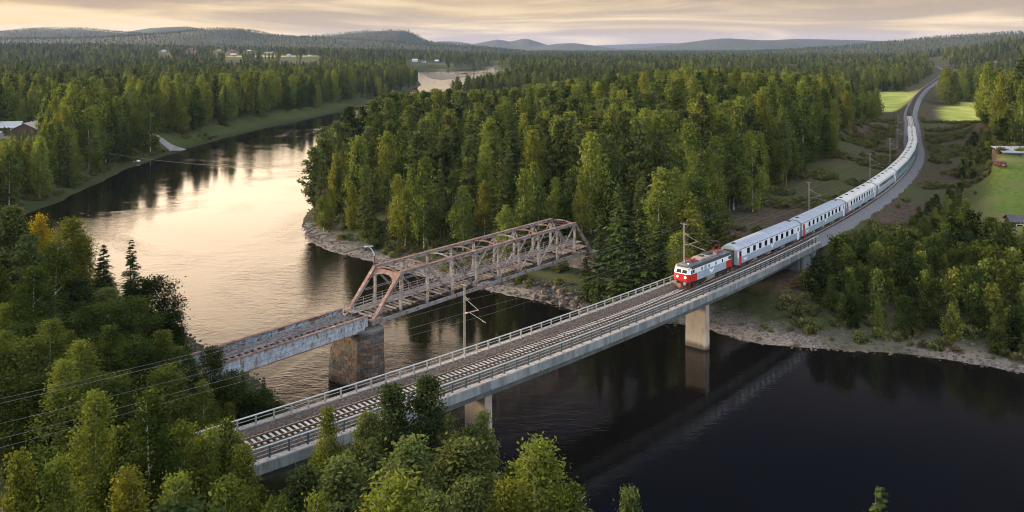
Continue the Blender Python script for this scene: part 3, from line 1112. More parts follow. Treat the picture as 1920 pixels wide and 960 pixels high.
def old_railing(f0, s0_, s1_, n0, z0, parent, mat='truss_paint', step=1.78):
    mb = MB()
    mb.bar(f0(s0_, n0, z0 + 1.1), f0(s1_, n0, z0 + 1.1), 0.07, 0.07)
    hr = mb.build('handrail', mat)
    child(hr, parent)
    for zz in (0.4, 0.75):
        mb = MB()
        mb.bar(f0(s0_, n0, z0 + zz), f0(s1_, n0, z0 + zz), 0.04, 0.06)
        o = mb.build('middle_rail', mat)
        o.parent = hr
    k_ = int((s1_ - s0_) / step)
    mb = MB()
    mb.box(-0.035, 0.035, -0.035, 0.035, 0, 1.09)
    first = mb.build('post', mat, hr)
    for i in range(k_ + 1):
        o = first if i == 0 else first.copy()
        if i:
            link(o)
            o.parent = hr
        o.location = f0(s0_ + i * step, n0, z0)
        o.rotation_euler = (0, 0, math.atan2(OT.y, OT.x))
    return hr


old_railing(ob, -0.4, 10 * PAN, -3.3, ZB + 0.81, truss)
old_railing(ob, -0.4, 10 * PAN, -5.35, ZB + 0.81, truss)

# gooseneck lamp fixed to the far hip of the truss, and a yellow signal plate on the far verticals
lamp = thing('gooseneck_lamp', 'bent grey lamp arm standing on the near-pier top corner of the truss', 'lamp', ob(PAN - 0.1, -WT, ZT + 0.26))
mb = MB()
mb.tube([(0, 0, 0), (0, 0, 1.35)], 0.11, 8)
mb.build('pole', 'truss_rust', lamp)
mb = MB()
mb.tube([(0, 0, 1.35), (-0.08, -0.05, 1.7), (-0.4, -0.2, 2.35), (-0.75, -0.3, 2.75), (-1.15, -0.4, 2.82)], 0.10, 8)
mb.build('arm', 'lamp_paint', lamp)
mb = MB()
mb.box(-1.45, -0.95, -0.55, -0.25, 2.72, 2.86)
mb.box(-0.9, -0.15, -0.42, -0.22, 2.78, 2.88)
mb.build('lamp_head', 'lamp_paint', lamp)
lamp2 = thing('signal_lamp', 'small yellow hooded lamp hanging under the truss top chord near the forest end', 'lamp', ob(8 * PAN - 0.6, -WT + 0.9, ZT - 1.9))
mb = MB()
mb.tube([(0, 0, -0.06), (0, 0, 0.1)], 0.30, 12, r2=0.30)
mb.build('lamp_face', 'lamp_yellow', lamp2)
mb = MB()
mb.tube([(0, 0, 0.1), (0.05, 0, 0.5), (0.3, 0.1, 0.62), (0.35, 0.1, 0.4)], 0.06, 6)
mb.tube([(0, 0, -0.1), (0.1, 0, -0.45)], 0.07, 6)
mb.build('hook', 'lamp_yellow', lamp2)

# ---------------------------------------------------------------- old plate-girder span
GL = 33.6


def gb(s, n, z):
    return ob(s - GL - 0.75, n, z)


gspan = thing('girder_bridge', 'old plate girder span with flaking white paint left of the stone pier', 'bridge', gb(20, -3, 0))
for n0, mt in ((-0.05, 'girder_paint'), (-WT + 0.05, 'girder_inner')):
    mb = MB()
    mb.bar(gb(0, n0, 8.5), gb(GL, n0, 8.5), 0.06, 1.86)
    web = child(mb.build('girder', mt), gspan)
    for z_, wd in ((9.455, 0.56), (7.545, 0.5)):
        mb = MB()
        mb.bar(gb(-0.02, n0, z_), gb(GL + 0.02, n0, z_), wd, 0.045)
        fl = mb.build('flange', 'truss_rust')
        fl.parent = web
        fl.location = (0, 0, 0)
    for i in range(17):
        mb = MB()
        sd = 1 if n0 < -1 else -1
        mb.bar(gb(0.3 + i * 1.97, n0 + sd * 0.10, 7.6), gb(0.3 + i * 1.97, n0 + sd * 0.10, 9.42), 0.13, 0.06, up=OT)
        st = mb.build('stiffener', 'girder_inner')
        st.parent = web
    if n0 > -1:
        mb = MB()
        for zz in (8.15, 8.75):
            mb.bar(gb(0, n0 + 0.036, zz), gb(GL, n0 + 0.036, zz), 0.012, 0.03)
        o = mb.build('web_seam', 'girder_inner')
        o.parent = web
    else:
        for s_, L_, z_ in ((8.5, 2.4, 8.95), (18.2, 2.2, 8.95), (20.9, 1.5, 8.95), (25.0, 2.0, 9.0), (31.2, 1.5, 9.05), (2.5, 1.4, 8.8)):
            mb = MB()
            for k in range(5):
                x0 = s_ + L_ * k / 5
                zz = z_ + 0.16 * math.sin(k * 2.1 + s_)
                mb.bar(gb(x0, n0 + 0.045, zz - 0.24), gb(x0 + L_ / 5.5, n0 + 0.045, zz + 0.24), 0.012, 0.22)
                mb.bar(gb(x0, n0 + 0.058, zz + 0.2), gb(x0 + L_ / 6, n0 + 0.058, zz + 0.12), 0.010, 0.12)
            o = mb.build('graffiti', 'tag_paint')
            o.parent = web
mb = MB()
for n0 in (-1.15, -2.75):
    mb.bar(gb(0, n0, 8.2), gb(GL, n0, 8.2), 0.3, 0.5)
for i in range(11):
    mb.bar(gb(0.5 + i * 3.15, -0.2, 7.9), gb(0.5 + i * 3.15, -WT + 0.2, 7.9), 0.2, 0.3)
child(mb.build('floor_frame', 'steel_dark'), gspan)
s_ = 0.4
while s_ < GL:
    mb = MB()
    j = rng.uniform(-0.1, 0.1)
    mb.bar(gb(s_, -0.5 + j, 8.56), gb(s_ + rng.uniform(-.05, .05), -3.1 + j, 8.56), 0.24, 0.2)
    child(mb.build('sleeper', 'old_wood'), gspan)
    s_ += 0.92
for k in range(7):
    for q in range(8):
        mb = MB()
        mb.bar(gb(q * 4.2 + 0.01, -3.35 - 0.31 * k, 8.5), gb(q * 4.2 + 4.18, -3.35 - 0.31 * k, 8.5 + 0.01 * ((k + q) % 3)), 0.28, 0.06)
        child(mb.build('plank', 'plank_grey'), gspan)
old_railing(gb, 0.3, GL, -3.25, 8.55, gspan, 'truss_paint', 1.95)

# ---------------------------------------------------------------- stone pier: every block its own
pc = ob(-0.45, -WT / 2, 0)
pier = thing('stone_pier', 'old coursed granite block pier with rounded end under the truss', 'bridge pier', (pc.x, pc.y, 0), math.atan2(ON.y, ON.x))
HALF_T, HALF_L, PTOP = 2.1, 2.55, 7.35


def pier_outline(k):
    """closed outline in the pier's own axes: x across the river flow (towards the camera), y along the bridge; both ends half round"""
    T, L = HALF_T * k, HALF_L
    pts = []
    seg = 0.95
    n1_ = int(2 * L / seg)
    for i in range(n1_):
        pts.append((-L + 2 * L * i / n1_, T))
    for i in range(8):
        a = math.pi / 2 - math.pi * i / 8
        pts.append((L + T * math.cos(a) * 0.9, T * math.sin(a)))
    for i in range(n1_):
        pts.append((L - 2 * L * i / n1_, -T))
    for i in range(8):
        a = -math.pi / 2 - math.pi * i / 8
        pts.append((-L + T * math.cos(a) * 0.9, T * math.sin(a)))
    return pts


mb = MB()
lo_o = [(x * 0.975, y * 0.975, -3) for x, y in pier_outline(1.08)]
hi_o = [(x * 0.975, y * 0.975, PTOP) for x, y in pier_outline(0.98)]
n_ = len(lo_o)
mb.add(lo_o + hi_o, [(i, n_ + i, n_ + (i + 1) % n_, (i + 1) % n_) for i in range(n_)] + [tuple(range(n_, 2 * n_))])
mb.build('core', 'mortar', pier)
mb = MB()
ca_ = [(x * 1.0, y * 1.0, PTOP + 0.002) for x, y in pier_outline(1.0)]
cb_ = [(x * 1.0, y * 1.0, PTOP + 0.35) for x, y in pier_outline(1.0)]
mb.add(ca_ + cb_, [(i, (i + 1) % n_, n_ + (i + 1) % n_, n_ + i) for i in range(n_)] + [tuple(range(n_, 2 * n_)), tuple(range(n_))[::-1]])
mb.build('coping', 'granite_grey', pier)
NC = 14
for c_ in range(NC):
    z0 = -0.35 + (PTOP + 0.35) * c_ / NC
    z1 = -0.35 + (PTOP + 0.35) * (c_ + 1) / NC - 0.065
    k = 1.08 - 0.10 * (c_ + 0.5) / NC
    o_ = pier_outline(k)
    per = np.array(o_ + [o_[0]])
    ds = np.concatenate([[0], np.cumsum(np.linalg.norm(np.diff(per, axis=0), axis=1))])
    tot = ds[-1]
    nb_ = int(tot / 1.02)
    for i in range(nb_):
        a = (i + (0.5 if c_ % 2 else 0)) * tot / nb_
        a0, a1 = a + 0.035, a + tot / nb_ - 0.035
        q_ = [(np.interp(v % tot, ds, per[:, 0]), np.interp(v % tot, ds, per[:, 1])) for v in (a0, (a0 + a1) / 2, a1)]
        pr = 1.0 + rng.uniform(0.0, 0.016)
        vv = []
        for z_ in (z0, z1):
            vv += [(x * 0.93, y * 0.93, z_) for x, y in q_] + [(x * pr, y * pr, z_) for x, y in q_[::-1]]
        mb = MB()
        mb.add(vv, [(5, 4, 3, 2, 1, 0), (6, 7, 8, 9, 10, 11)] + [(j, (j + 1) % 6, 6 + (j + 1) % 6, 6 + j) for j in range(6)])
        mb.build('stone_block', 'granite_warm' if rng.random() < 0.6 else 'granite_grey', pier)
mb = MB()
for n0 in (0.0, -WT):
    for s_ in (0.05, -1.0):
        p = ob(s_, n0, 0) - pier.location
        c_, s2 = math.cos(-pier.rotation_euler.z), math.sin(-pier.rotation_euler.z)
        lx, ly = p.x * c_ - p.y * s2, p.x * s2 + p.y * c_
        mb.box(lx - 0.3, lx + 0.3, ly - 0.3, ly + 0.3, PTOP + 0.352, PTOP + 0.65)
mb.build('bearing', 'steel_dark', pier)
# far abutment of the truss
ab = thing('stone_abutment', 'low stone abutment under the forest end of the truss', 'abutment', ob(10 * PAN + 1.5, -WT / 2, 0), math.atan2(ON.y, ON.x))
for c_ in range(5):
    for i in range(6):
        mb = MB()
        mb.box(-3 + i * 1.0 + (0.02 if c_ % 2 else 0.3), -3 + i * 1.0 + (0.98 if c_ % 2 else 1.26), -1.0, 2.2, 4.2 + c_ * 0.66, 4.2 + c_ * 0.66 + 0.63)
        mb.build('stone_block', 'granite_grey', ab)

# ---------------------------------------------------------------- train
RAIL_Z = 9.35


def place_vehicle(o, deg_front, length):
    """origin at the vehicle's middle on the rail top; +x points to the front of the train, +y to the camera side"""
    s0_ = s_of(deg_front)
    pf, _ = trk(s0_, 0, RAIL_Z)
    pr_, _ = trk(s0_ + length, 0, RAIL_Z)
    d = pf - pr_
    o.location = (pf + pr_) / 2
    o.rotation_euler = (0, 0, math.atan2(d.y, d.x))


def wheelset(parent, xs, r, half=0.72):
    for x in xs:
        for sd in (-1, 1):
            mb = MB()
            mb.tube([(x, sd * (half - 0.06), r), (x, sd * (half + 0.07), r)], r, 14)
            mb.build('wheel', 'underframe', parent, smooth=False)


def emblem(parent, x, z, y, w_, h_, name='winged_emblem'):
    """white winged emblem, a flat plate just proud of the side; y is the side plane, sign gives the side"""
    sd = 1 if y > 0 else -1
    half = [(0.0, -0.50), (0.10, -0.30), (0.22, -0.12), (0.36, 0.10), (0.55, 0.30), (0.50, 0.34), (0.40, 0.34), (0.52, 0.50), (0.30, 0.46), (0.20, 0.36), (0.12, 0.16), (0.06, 0.22), (0.0, 0.18)]
    pts = [(a, b) for a, b in half] + [(-a, b) for a, b in half[-2:0:-1]]
    mb = MB()
    n_ = len(pts)
    v = [(x + a * w_, y + sd * 0.004, z + b * h_) for a, b in pts] + [(x + a * w_, y + sd * 0.014, z + b * h_) for a, b in pts]
    mb.add(v, [tuple(range(n_)), tuple(range(n_, 2 * n_))] + [(i, (i + 1) % n_, n_ + (i + 1) % n_, n_ + i) for i in range(n_)])
    return mb.build(name, 'emblem_white', parent)


def make_loco():
    L = 13.6
    h = L / 2
    t_ = thing('electric_locomotive', 'red, white and grey electric locomotive with lit headlights leading the train', 'locomotive')
    yw = 1.42
    plan = [(h, 0.95), (h - 0.32, yw), (h - 2.2, yw), (-h + 2.2, yw), (-h + 0.32, yw), (-h, 0.95)]
    full = plan + [(x, -y) for x, y in plan[::-1]]

    def ring(z, shrink_x, shrink_y):
        return [(math.copysign(abs(x) - shrink_x * (1 if abs(x) > h - 1 else 0), x), math.copysign(abs(y) - shrink_y, y), z) for x, y in full]
    rings = [ring(1.10, 0.06, 0.0), ring(1.25, 0.0, 0.0), ring(2.26, 0.0, 0.0), ring(2.98, 0.26, 0.0), ring(3.16, 0.30, 0.03)]
    mb = MB()
    n_ = len(full)
    for a in range(len(rings) - 1):
        for i in range(n_):
            j = (i + 1) % n_
            xm = (full[i][0] + full[j][0]) / 2
            if a == 3:
                mi = 3 if abs(xm) < h - 0.5 else 1
            elif a >= 2:
                mi = 1
            else:
                mi = 0 if abs(xm) > h - 2.21 else 2
            mb.add([rings[a][i], rings[a][j], rings[a + 1][j], rings[a + 1][i]], [(0, 1, 2, 3)], mi)
    mb.add(rings[0], [tuple(range(n_))[::-1]], 3)
    mb.build('body', ['loco_red', 'coach_white', 'coach_grey', 'loco_dark'], t_)
    mb = MB()
    r_ = [ring(3.163, 0.30, 0.03), ring(3.42, 0.36, 0.10), ring(3.56, 0.75, 0.45)]
    for a in range(2):
        for i in range(n_):
            j = (i + 1) % n_
            mb.add([r_[a][i], r_[a][j], r_[a + 1][j], r_[a + 1][i]], [(0, 1, 2, 3)], 0 if a == 0 else 1)
    mb.add(r_[2], [tuple(range(n_))], 1)
    roof = mb.build('roof', ['loco_dark', 'loco_roof'], t_)
    mb = MB()
    mb.box(-2.6, 2.4, -0.85, 0.85, 3.565, 3.80)
    mb.build('roof_hatch', 'loco_roof_dusty', roof)
    mb = MB()
    mb.box(-1.8, -0.4, -0.6, 0.6, 3.805, 4.02)
    mb.box(0.5, 1.1, -0.35, 0.35, 3.805, 3.98)
    mb.build('roof_box', 'loco_dark', roof)
    for sg in (1, -1):
        mb = MB()
        mb.hexa([(sg * (h - 0.30), -1.25, 3.02), (sg * (h - 0.30), 1.25, 3.02), (sg * (h - 0.75), 1.2, 3.30), (sg * (h - 0.75), -1.2, 3.30),
                 (sg * (h - 0.14), -1.22, 3.10), (sg * (h - 0.14), 1.22, 3.10), (sg * (h - 0.62), 1.15, 3.40), (sg * (h - 0.62), -1.15, 3.40)])
        mb.build('visor', 'loco_visor', t_)
        for y0, y1 in ((-0.88, -0.10), (0.10, 0.88)):
            mb = MB()
            za, zc = 2.38, 2.86
            xa, xc = h - (za - 2.26) * 0.361 + 0.012, h - (zc - 2.26) * 0.361 + 0.012
            mb.hexa([(sg * (xa - 0.03), y0, za), (sg * (xa - 0.03), y1, za), (sg * (xc - 0.03), y1, zc), (sg * (xc - 0.03), y0, zc),
                     (sg * xa, y0, za), (sg * xa, y1, za), (sg * xc, y1, zc), (sg * xc, y0, zc)])
            mb.build('windscreen', 'window_glass', t_)
        for y in (-0.68, 0.68):
            mb = MB()
            mb.tube([(sg * (h - 0.02), y, 1.80), (sg * (h + 0.07), y, 1.80)], 0.17, 14)
            if sg > 0:
                mb.build('headlight', 'headlight_glass', t_)
            else:
                mb.build('tail_lamp', 'loco_dark', t_)
            mb = MB()
            mb.tube([(sg * (h - 0.1), y * 1.2, 1.0), (sg * (h + 0.42), y * 1.2, 1.0)], 0.11, 10)
            mb.tube([(sg * (h + 0.42), y * 1.2, 1.0), (sg * (h + 0.48), y * 1.2, 1.0)], 0.25, 12)
            mb.build('buffer', 'underframe_box', t_)
        mb = MB()
        mb.box(min(sg * (h - 0.6), sg * (h - 0.02)), max(sg * (h - 0.6), sg * (h - 0.02)), -1.3, 1.3, 0.82, 1.095)
        mb.build('buffer_beam', 'underframe', t_)
        mb = MB()
        mb.add([(sg * (h + 0.35), 0, 0.18), (sg * (h - 0.3), -1.35, 0.18), (sg * (h - 0.3), 1.35, 0.18), (sg * (h + 0.05), 0, 0.80), (sg * (h - 0.45), -1.35, 0.80), (sg * (h - 0.45), 1.35, 0.80)],
               [(0, 1, 4, 3), (0, 3, 5, 2), (1, 2, 5, 4), (3, 4, 5), (0, 2, 1)])
        mb.build('snow_plough', 'plough_red', t_)
        for sd in (-1, 1):
            y = sd * yw
            y0_, y1_ = (y, y + 0.012) if sd > 0 else (y - 0.012, y)
            xa, xb = sorted((sg * (h - 1.00), sg * (h - 1.45)))
            MB().box(xa, xb, y0_, y1_, 2.40, 2.88).build('cab_window', 'window_glass', t_)
            xa, xb = sorted((sg * (h - 0.45), sg * (h - 0.86)))
            MB().box(xa, xb, y0_, y1_, 2.3, 2.86).build('cab_window', 'window_glass', t_)
    for sd in (-1, 1):
        y = sd * yw
        y0_, y1_ = (y, y + 0.012) if sd > 0 else (y - 0.012, y)
        for x in (3.1, 0.95, -1.25, -3.35):
            MB().box(x - 0.17, x + 0.17, y0_, y1_, 2.35, 2.82).build('side_window', 'window_glass', t_)
        MB().box(1.55, 2.35, y0_ if sd > 0 else y - 0.006, y1_ if sd < 0 else y + 0.006, 1.3, 2.9).build('side_grille', 'coach_grey', t_)
        emblem(t_, 0.1, 1.68, y, 1.5, 0.72)
    for cx in (3.6, -3.6):
        mb = MB()
        for sd in (-1, 1):
            yb = sd * 1.08
            mb.box(cx - 2.0, cx + 2.0, min(yb, yb + sd * 0.14), max(yb, yb + sd * 0.14), 0.50, 0.82)
            mb.box(cx - 1.5, cx - 1.1, min(yb, yb + sd * 0.2), max(yb, yb + sd * 0.2), 0.35, 0.75)
            mb.box(cx + 1.1, cx + 1.5, min(yb, yb + sd * 0.2), max(yb, yb + sd * 0.2), 0.35, 0.75)
        mb.box(cx - 0.9, cx + 0.9, -1.0, 1.0, 0.4, 0.9)
        bg = mb.build('bogie', 'underframe', t_)
        wheelset(bg, (cx - 1.3, cx + 1.3), 0.60)
    mb = MB()
    mb.box(-1.35, 1.35, -1.1, 1.25, 0.42, 1.07)
    mb.build('equipment_box', 'underframe_box', t_)
    # pantographs: front one folded, rear one raised
    for x, up in ((4.1, False), (-3.9, True)):
        mb = MB()
        for yy in (-0.75, 0.75):
            mb.bar((x - 0.9, yy, 3.78), (x + 0.9, yy, 3.78), 0.09, 0.09)
            for xx in (x - 0.8, x + 0.8):
                mb.bar((xx, yy, 3.55), (xx, yy, 3.76), 0.12, 0.12, up=(1, 0, 0))
        for xx in (x - 0.85, x, x + 0.85):
            mb.bar((xx, -0.75, 3.78), (xx, 0.75, 3.78), 0.08, 0.08)
        p_ = mb.build('pantograph', 'panto_red', t_)
        mb = MB()
        if up:
            for yy in (-0.5, 0.5):
                mb.bar((x + 0.7, yy, 3.8), (x - 0.75, yy * 0.7, 4.65), 0.07, 0.07)
                mb.bar((x - 0.75, yy * 0.7, 4.65), (x + 0.45, yy * 0.5, 5.45), 0.06, 0.06)
            mb.bar((x - 0.75, -0.4, 4.65), (x - 0.75, 0.4, 4.65), 0.06, 0.06)
            hz, hx = 5.50, x + 0.45
        else:
            for yy in (-0.5, 0.5):
                mb.bar((x + 0.8, yy, 3.86), (x - 0.9, yy * 0.7, 3.98), 0.07, 0.07)
                mb.bar((x - 0.9, yy * 0.7, 3.98), (x + 0.5, yy * 0.5, 4.06), 0.06, 0.06)
            hz, hx = 4.1, x + 0.5
        mb.build('arm', 'panto_red', p_)
        mb = MB()
        for e in (-0.18, 0.18):
            mb.bar((hx + e, -0.7, hz), (hx + e, 0.7, hz), 0.06, 0.05)
            for sd in (-1, 1):
                mb.bar((hx + e, sd * 0.7, hz), (hx + e, sd * 0.92, hz - 0.18), 0.04, 0.04)
        mb.bar((hx - 0.18, -0.4, hz - 0.03), (hx + 0.18, -0.4, hz - 0.03), 0.04, 0.04)
        mb.bar((hx - 0.18, 0.4, hz - 0.03), (hx + 0.18, 0.4, hz - 0.03), 0.04, 0.04)
        mb.build('collector_head', 'panto_red' if not up else 'loco_dark', p_)
    mb = MB()
    mb.tube([(4.9, -0.6, 3.56), (4.9, -0.6, 3.9)], 0.08, 6)
    mb.tube([(5.4, 0.5, 3.5), (5.7, 0.5, 3.62)], 0.12, 8)
    mb.build('horn', 'coach_white', t_)
    return t_


LOCO_F = -42.36
loco = make_loco()
place_vehicle(loco, LOCO_F, 13.6)


def make_coach(style):
    """style: 0 white over grey with nine windows, 1 the same with roof vents, 2 narrow window ribbon, 3 teal sides with pale roof"""
    L = 26.4
    h = L / 2
    t_ = thing('passenger_carriage', '', 'carriage')
    yw = 1.48
    low = 'coach_grey' if style < 2 else ('coach_grey' if style == 2 else 'coach_teal')
    bands = [(0.82, 1.42), (0.95, yw), (1.98, yw), (3.16, yw - 0.01)]
    mb = MB()
    for sd in (1, -1):
        for a in range(3):
            z0, y0 = bands[a]
            z1, y1 = bands[a + 1]
            mi = 1 if a == 2 else 0
            mb.add([(-h, sd * y0, z0), (h, sd * y0, z0), (h, sd * y1, z1), (-h, sd * y1, z1)], [(0, 1, 2, 3)], mi)
    for sg in (1, -1):
        mb.add([(sg * h, -1.42, 0.82), (sg * h, 1.42, 0.82), (sg * h, yw, 0.95), (sg * h, yw, 3.16), (sg * h, -yw, 3.16), (sg * h, -yw, 0.95)], [(0, 1, 2, 3, 4, 5)], 2)
    mb.add([(-h, -1.42, 0.82), (h, -1.42, 0.82), (h, 1.42, 0.82), (-h, 1.42, 0.82)], [(0, 3, 2, 1)], 2)
    mb.build('body', [low, 'coach_white' if style < 3 else 'coach_teal', 'coach_end'], t_)
    rf = 'coach_roof' if style < 1 else ('coach_roof_pale')
    mb = MB()
    prof = [(yw + 0.01, 3.163), (yw + 0.015, 3.26), (1.32, 3.52), (1.0, 3.74), (0.55, 3.88), (0.0, 3.93), (-0.55, 3.88), (-1.0, 3.74), (-1.32, 3.52), (-yw - 0.015, 3.26), (-yw - 0.01, 3.163)]
    k = len(prof)
    xs = [-h - 0.02, -h + 0.9, h - 0.9, h + 0.02]
    v = [(x, y, z - (0.10 * (z > 3.3) if abs(x) > h else 0)) for x in xs for y, z in prof]
    f = []
    mi = []
    for a in range(3):
        for j in range(k - 1):
            f.append((a * k + j, a * k + j + 1, (a + 1) * k + j + 1, (a + 1) * k + j))
            mi.append(1 if j in (0, k - 2) else 0)
    b0 = len(mb.v)
    mb.v += v
    mb.f += f
    mb.m += mi
    mb.add(v[:k], [tuple(range(k))], 2)
    mb.add(v[-k:], [tuple(range(k))[::-1]], 2)
    roof = mb.build('roof', [rf, 'coach_teal' if style > 0 else 'loco_dark', 'coach_end'], t_)
    for x in ((-h + 1.6, h - 1.6) if style == 0 else (-h + 1.2, -7.5, -2.6, 2.6, 7.5, h - 1.2)):
        mb = MB()
        mb.box(x - 0.3, x + 0.3, -0.28, 0.28, 3.86, 4.05)
        mb.build('roof_vent', 'loco_dark', roof)
    if style == 0:
        for y in (-0.95, -0.32, 0.32, 0.95):
            zz = 3.93 - 0.19 * (y / 1.0) ** 2
            mb = MB()
            mb.box(-h + 1.0, h - 1.0, y - 0.03, y + 0.03, zz - 0.04, zz + 0.03)
            mb.build('roof_rib', rf, roof)
    for sd in (1, -1):
        y = sd * yw
        ya, yb = sorted((y - sd * 0.004, y + sd * 0.014))
        if style == 2:
            for i in range(16):
                x = h - 4.0 - i * 1.22
                MB().box(x - 0.44, x + 0.44, ya, yb, 2.12, 2.92).build('window', 'window_glass', t_)
        else:
            for i in range(9):
                x = h - 4.1 - i * 2.32
                wn = MB().box(x - 0.52, x + 0.52, ya, yb, 2.08, 3.0).build('window', 'window_glass', t_)
        for sg in (1, -1):
            xa, xb = sorted((sg * (h - 0.55), sg * (h - 1.45)))
            yc, yd = sorted((y - sd * 0.004, y + sd * 0.02))
            d_ = MB().box(xa, xb, yc, yd, 0.62, 3.05).build('door', 'coach_red' if sg > 0 else ('coach_white' if style < 3 else 'coach_teal'), t_)
            MB().box(xa + 0.22, xb - 0.22, min(y, y + sd * 0.03), max(y, y + sd * 0.03), 2.15, 2.85).build('door_window', 'window_glass', d_)
        if style < 2:
            emblem(t_, -0.6 if style == 0 else -1.5, 1.56, y, 1.3, 0.72)
            emblem(t_, h - 2.9, 1.42, y, 1.5, 0.42)
    mb = MB()
    mb.box(h, h + 0.42, -0.85, 0.85, 0.95, 3.25)
    mb.build('gangway', 'loco_dark', t_)
    mb = MB()
    mb.box(-h - 0.42, -h, -0.85, 0.85, 0.95, 3.25)
    mb.build('gangway', 'loco_dark', t_)
    for sg in (1, -1):
        mb = MB()
        for y in (-0.75, 0.75):
            mb.tube([(sg * h, y, 0.98), (sg * (h + 0.4), y, 0.98)], 0.12, 8)
        mb.build('buffer', 'underframe', t_)
        cx = sg * (h - 4.0)
        mb = MB()
        for sd in (-1, 1):
            yb = sd * 1.0
            mb.box(cx - 1.7, cx + 1.7, min(yb, yb + sd * 0.15), max(yb, yb + sd * 0.15), 0.42, 0.70)
        mb.box(cx - 0.7, cx + 0.7, -0.95, 0.95, 0.35, 0.80)
        bg = mb.build('bogie', 'underframe', t_)
        wheelset(bg, (cx - 1.2, cx + 1.2), 0.46)
    for x0, x1, mt in ((-6.6, -4.9, 'underframe_box'), (-3.9, -1.4, 'underframe'), (-0.4, 1.0, 'underframe_box'), (2.0, 4.4, 'underframe'), (5.3, 6.5, 'underframe_box')):
        mb = MB()
        mb.box(x0, x1, -1.25, 1.25, 0.32, 0.80)
        mb.build('equipment_box', mt, t_)
    return t_


coach_labels = [
    (0, 'first carriage coupled behind the locomotive, white and grey with a ribbed silver roof'),
    (0, 'second carriage behind the locomotive, its red door above the end of the bridge railing'),
    (1, 'third carriage of the train, white and grey with dark vents along its pale roof'),
    (2, 'fourth carriage of the train, with a long ribbon of narrow windows'),
    (3, 'fifth carriage, teal sided, entering the tight bend behind the ribbon-windowed one'),
    (3, 'sixth carriage from the locomotive, pale roofed in the bend beside the lineside masts'),
    (3, 'seventh carriage from the locomotive, third from the tail of the train'),
    (3, 'second to last carriage of the train in the bend'),
    (3, 'last carriage of the train, tail end on the empty rails')]
protos = {}
for i, (st, lb) in enumerate(coach_labels):
    if st not in protos:
        protos[st] = o = make_coach(st)
    else:
        o = copy_tree(protos[st])
    o['label'] = lb
    o['group'] = 'carriages of the passenger train'
    place_vehicle(o, -41.17 + 2.22 * i + 0.035, 26.5)

# ---------------------------------------------------------------- overhead line
MAST_OFF = -3.72


def make_mast(hh):
    t_ = thing('catenary_mast', '', 'mast', group='catenary masts beside the track')
    mb = MB()
    for yy in (-0.11, 0.11):
        mb.box(-0.05, 0.05, yy - 0.03, yy + 0.03, 0, hh)
    o = mb.build('pole', 'mast_steel', t_)
    mb = MB()
    mb.bar((0, -0.08, 0), (0, 0.08, 0), 0.05, 0.10)
    bp0 = mb.build('batten_plate', 'mast_dark', o)
    for q in range(int(hh / 0.7)):
        k = bp0
        if q:
            k = link(bp0.copy())
            k.parent = o
        k.location = (0, 0, 0.35 + q * 0.7)
    mb = MB()
    mb.bar((0, 0.1, hh - 1.7), (0, 2.5, hh - 2.6), 0.055, 0.055)
    mb.bar((0, 0.1, hh - 3.5), (0, 2.5, hh - 2.55), 0.07, 0.07)
    mb.bar((0, 0.9, hh - 3.2), (0, 3.75, hh - 3.75), 0.045, 0.045)
    mb.bar((0, 3.1, hh - 3.70), (0, 3.8, hh - 3.78), 0.05, 0.05)
    c_ = mb.build('cantilever', 'mast_steel', t_)
    mb = MB()
    for p, q in (((0, 0.12, hh - 1.71), (0, 0.55, hh - 1.87)), ((0, 0.12, hh - 3.48), (0, 0.55, hh - 3.31))):
        mb.tube([p, q], 0.085, 8)
    mb.build('insulator', 'insulator', c_)
    mb = MB()
    mb.bar((0, -0.7, hh - 0.15), (0, 0.5, hh - 0.15), 0.07, 0.07)
    mb.bar((0, 0.1, hh - 1.5), (0, 0.85, hh - 1.75), 0.06, 0.06)
    ar = mb.build('cross_arm', 'mast_steel', t_)
    mb = MB()
    for yy, zz in ((-0.65, hh - 0.1), (0.45, hh - 0.1), (0.8, hh - 1.7)):
        mb.tube([(0, yy, zz), (0, yy, zz + 0.22)], 0.06, 8)
    mb.build('insulator', 'insulator', ar)
    return t_


mast_deg = [(-51.2, 'lattice catenary mast hidden among the trees at the near end of the bridge'), (-45.65, 'catenary mast on the bridge in front of the dark water between the two bridges'), (-41.70, 'catenary mast standing behind the locomotive roof'),
            (-37.0, 'catenary mast above the second carriage, on the bare brown slope'), (-32.2, 'catenary mast behind the fourth carriage by the forest edge'), (-28.7, 'catenary mast behind the fifth carriage on the heath'),
            (-24.6, 'catenary mast with teal foot near the tail of the train'), (-20.4, 'catenary mast just beyond the last carriage')]
masts = []
m0 = make_mast(8.7)
for i, (dg, lb) in enumerate(mast_deg):
    o = m0 if i == 0 else copy_tree(m0)
    o['label'] = lb
    off = -4.3 if i in (0, 1, 2) else -5.2
    p_, h_ = trk(s_of(dg), off, 8.65 if i in (1, 2) else 8.1)
    o.location = p_
    o.rotation_euler = (0, 0, h_ + math.pi)     # +y side of the mast faces the track
    masts.append(o)
mb = MB()
for dg in (-45.65, -41.70):
    p_, h_ = trk(s_of(dg), -4.25, 8.55)
    mb.bar(trk(s_of(dg) - 0.4, -4.2, 8.75)[0], trk(s_of(dg) + 0.4, -4.2, 8.75)[0], 0.6, 0.35)
child(mb.build('mast_bracket', 'concrete_pale'), bridge)

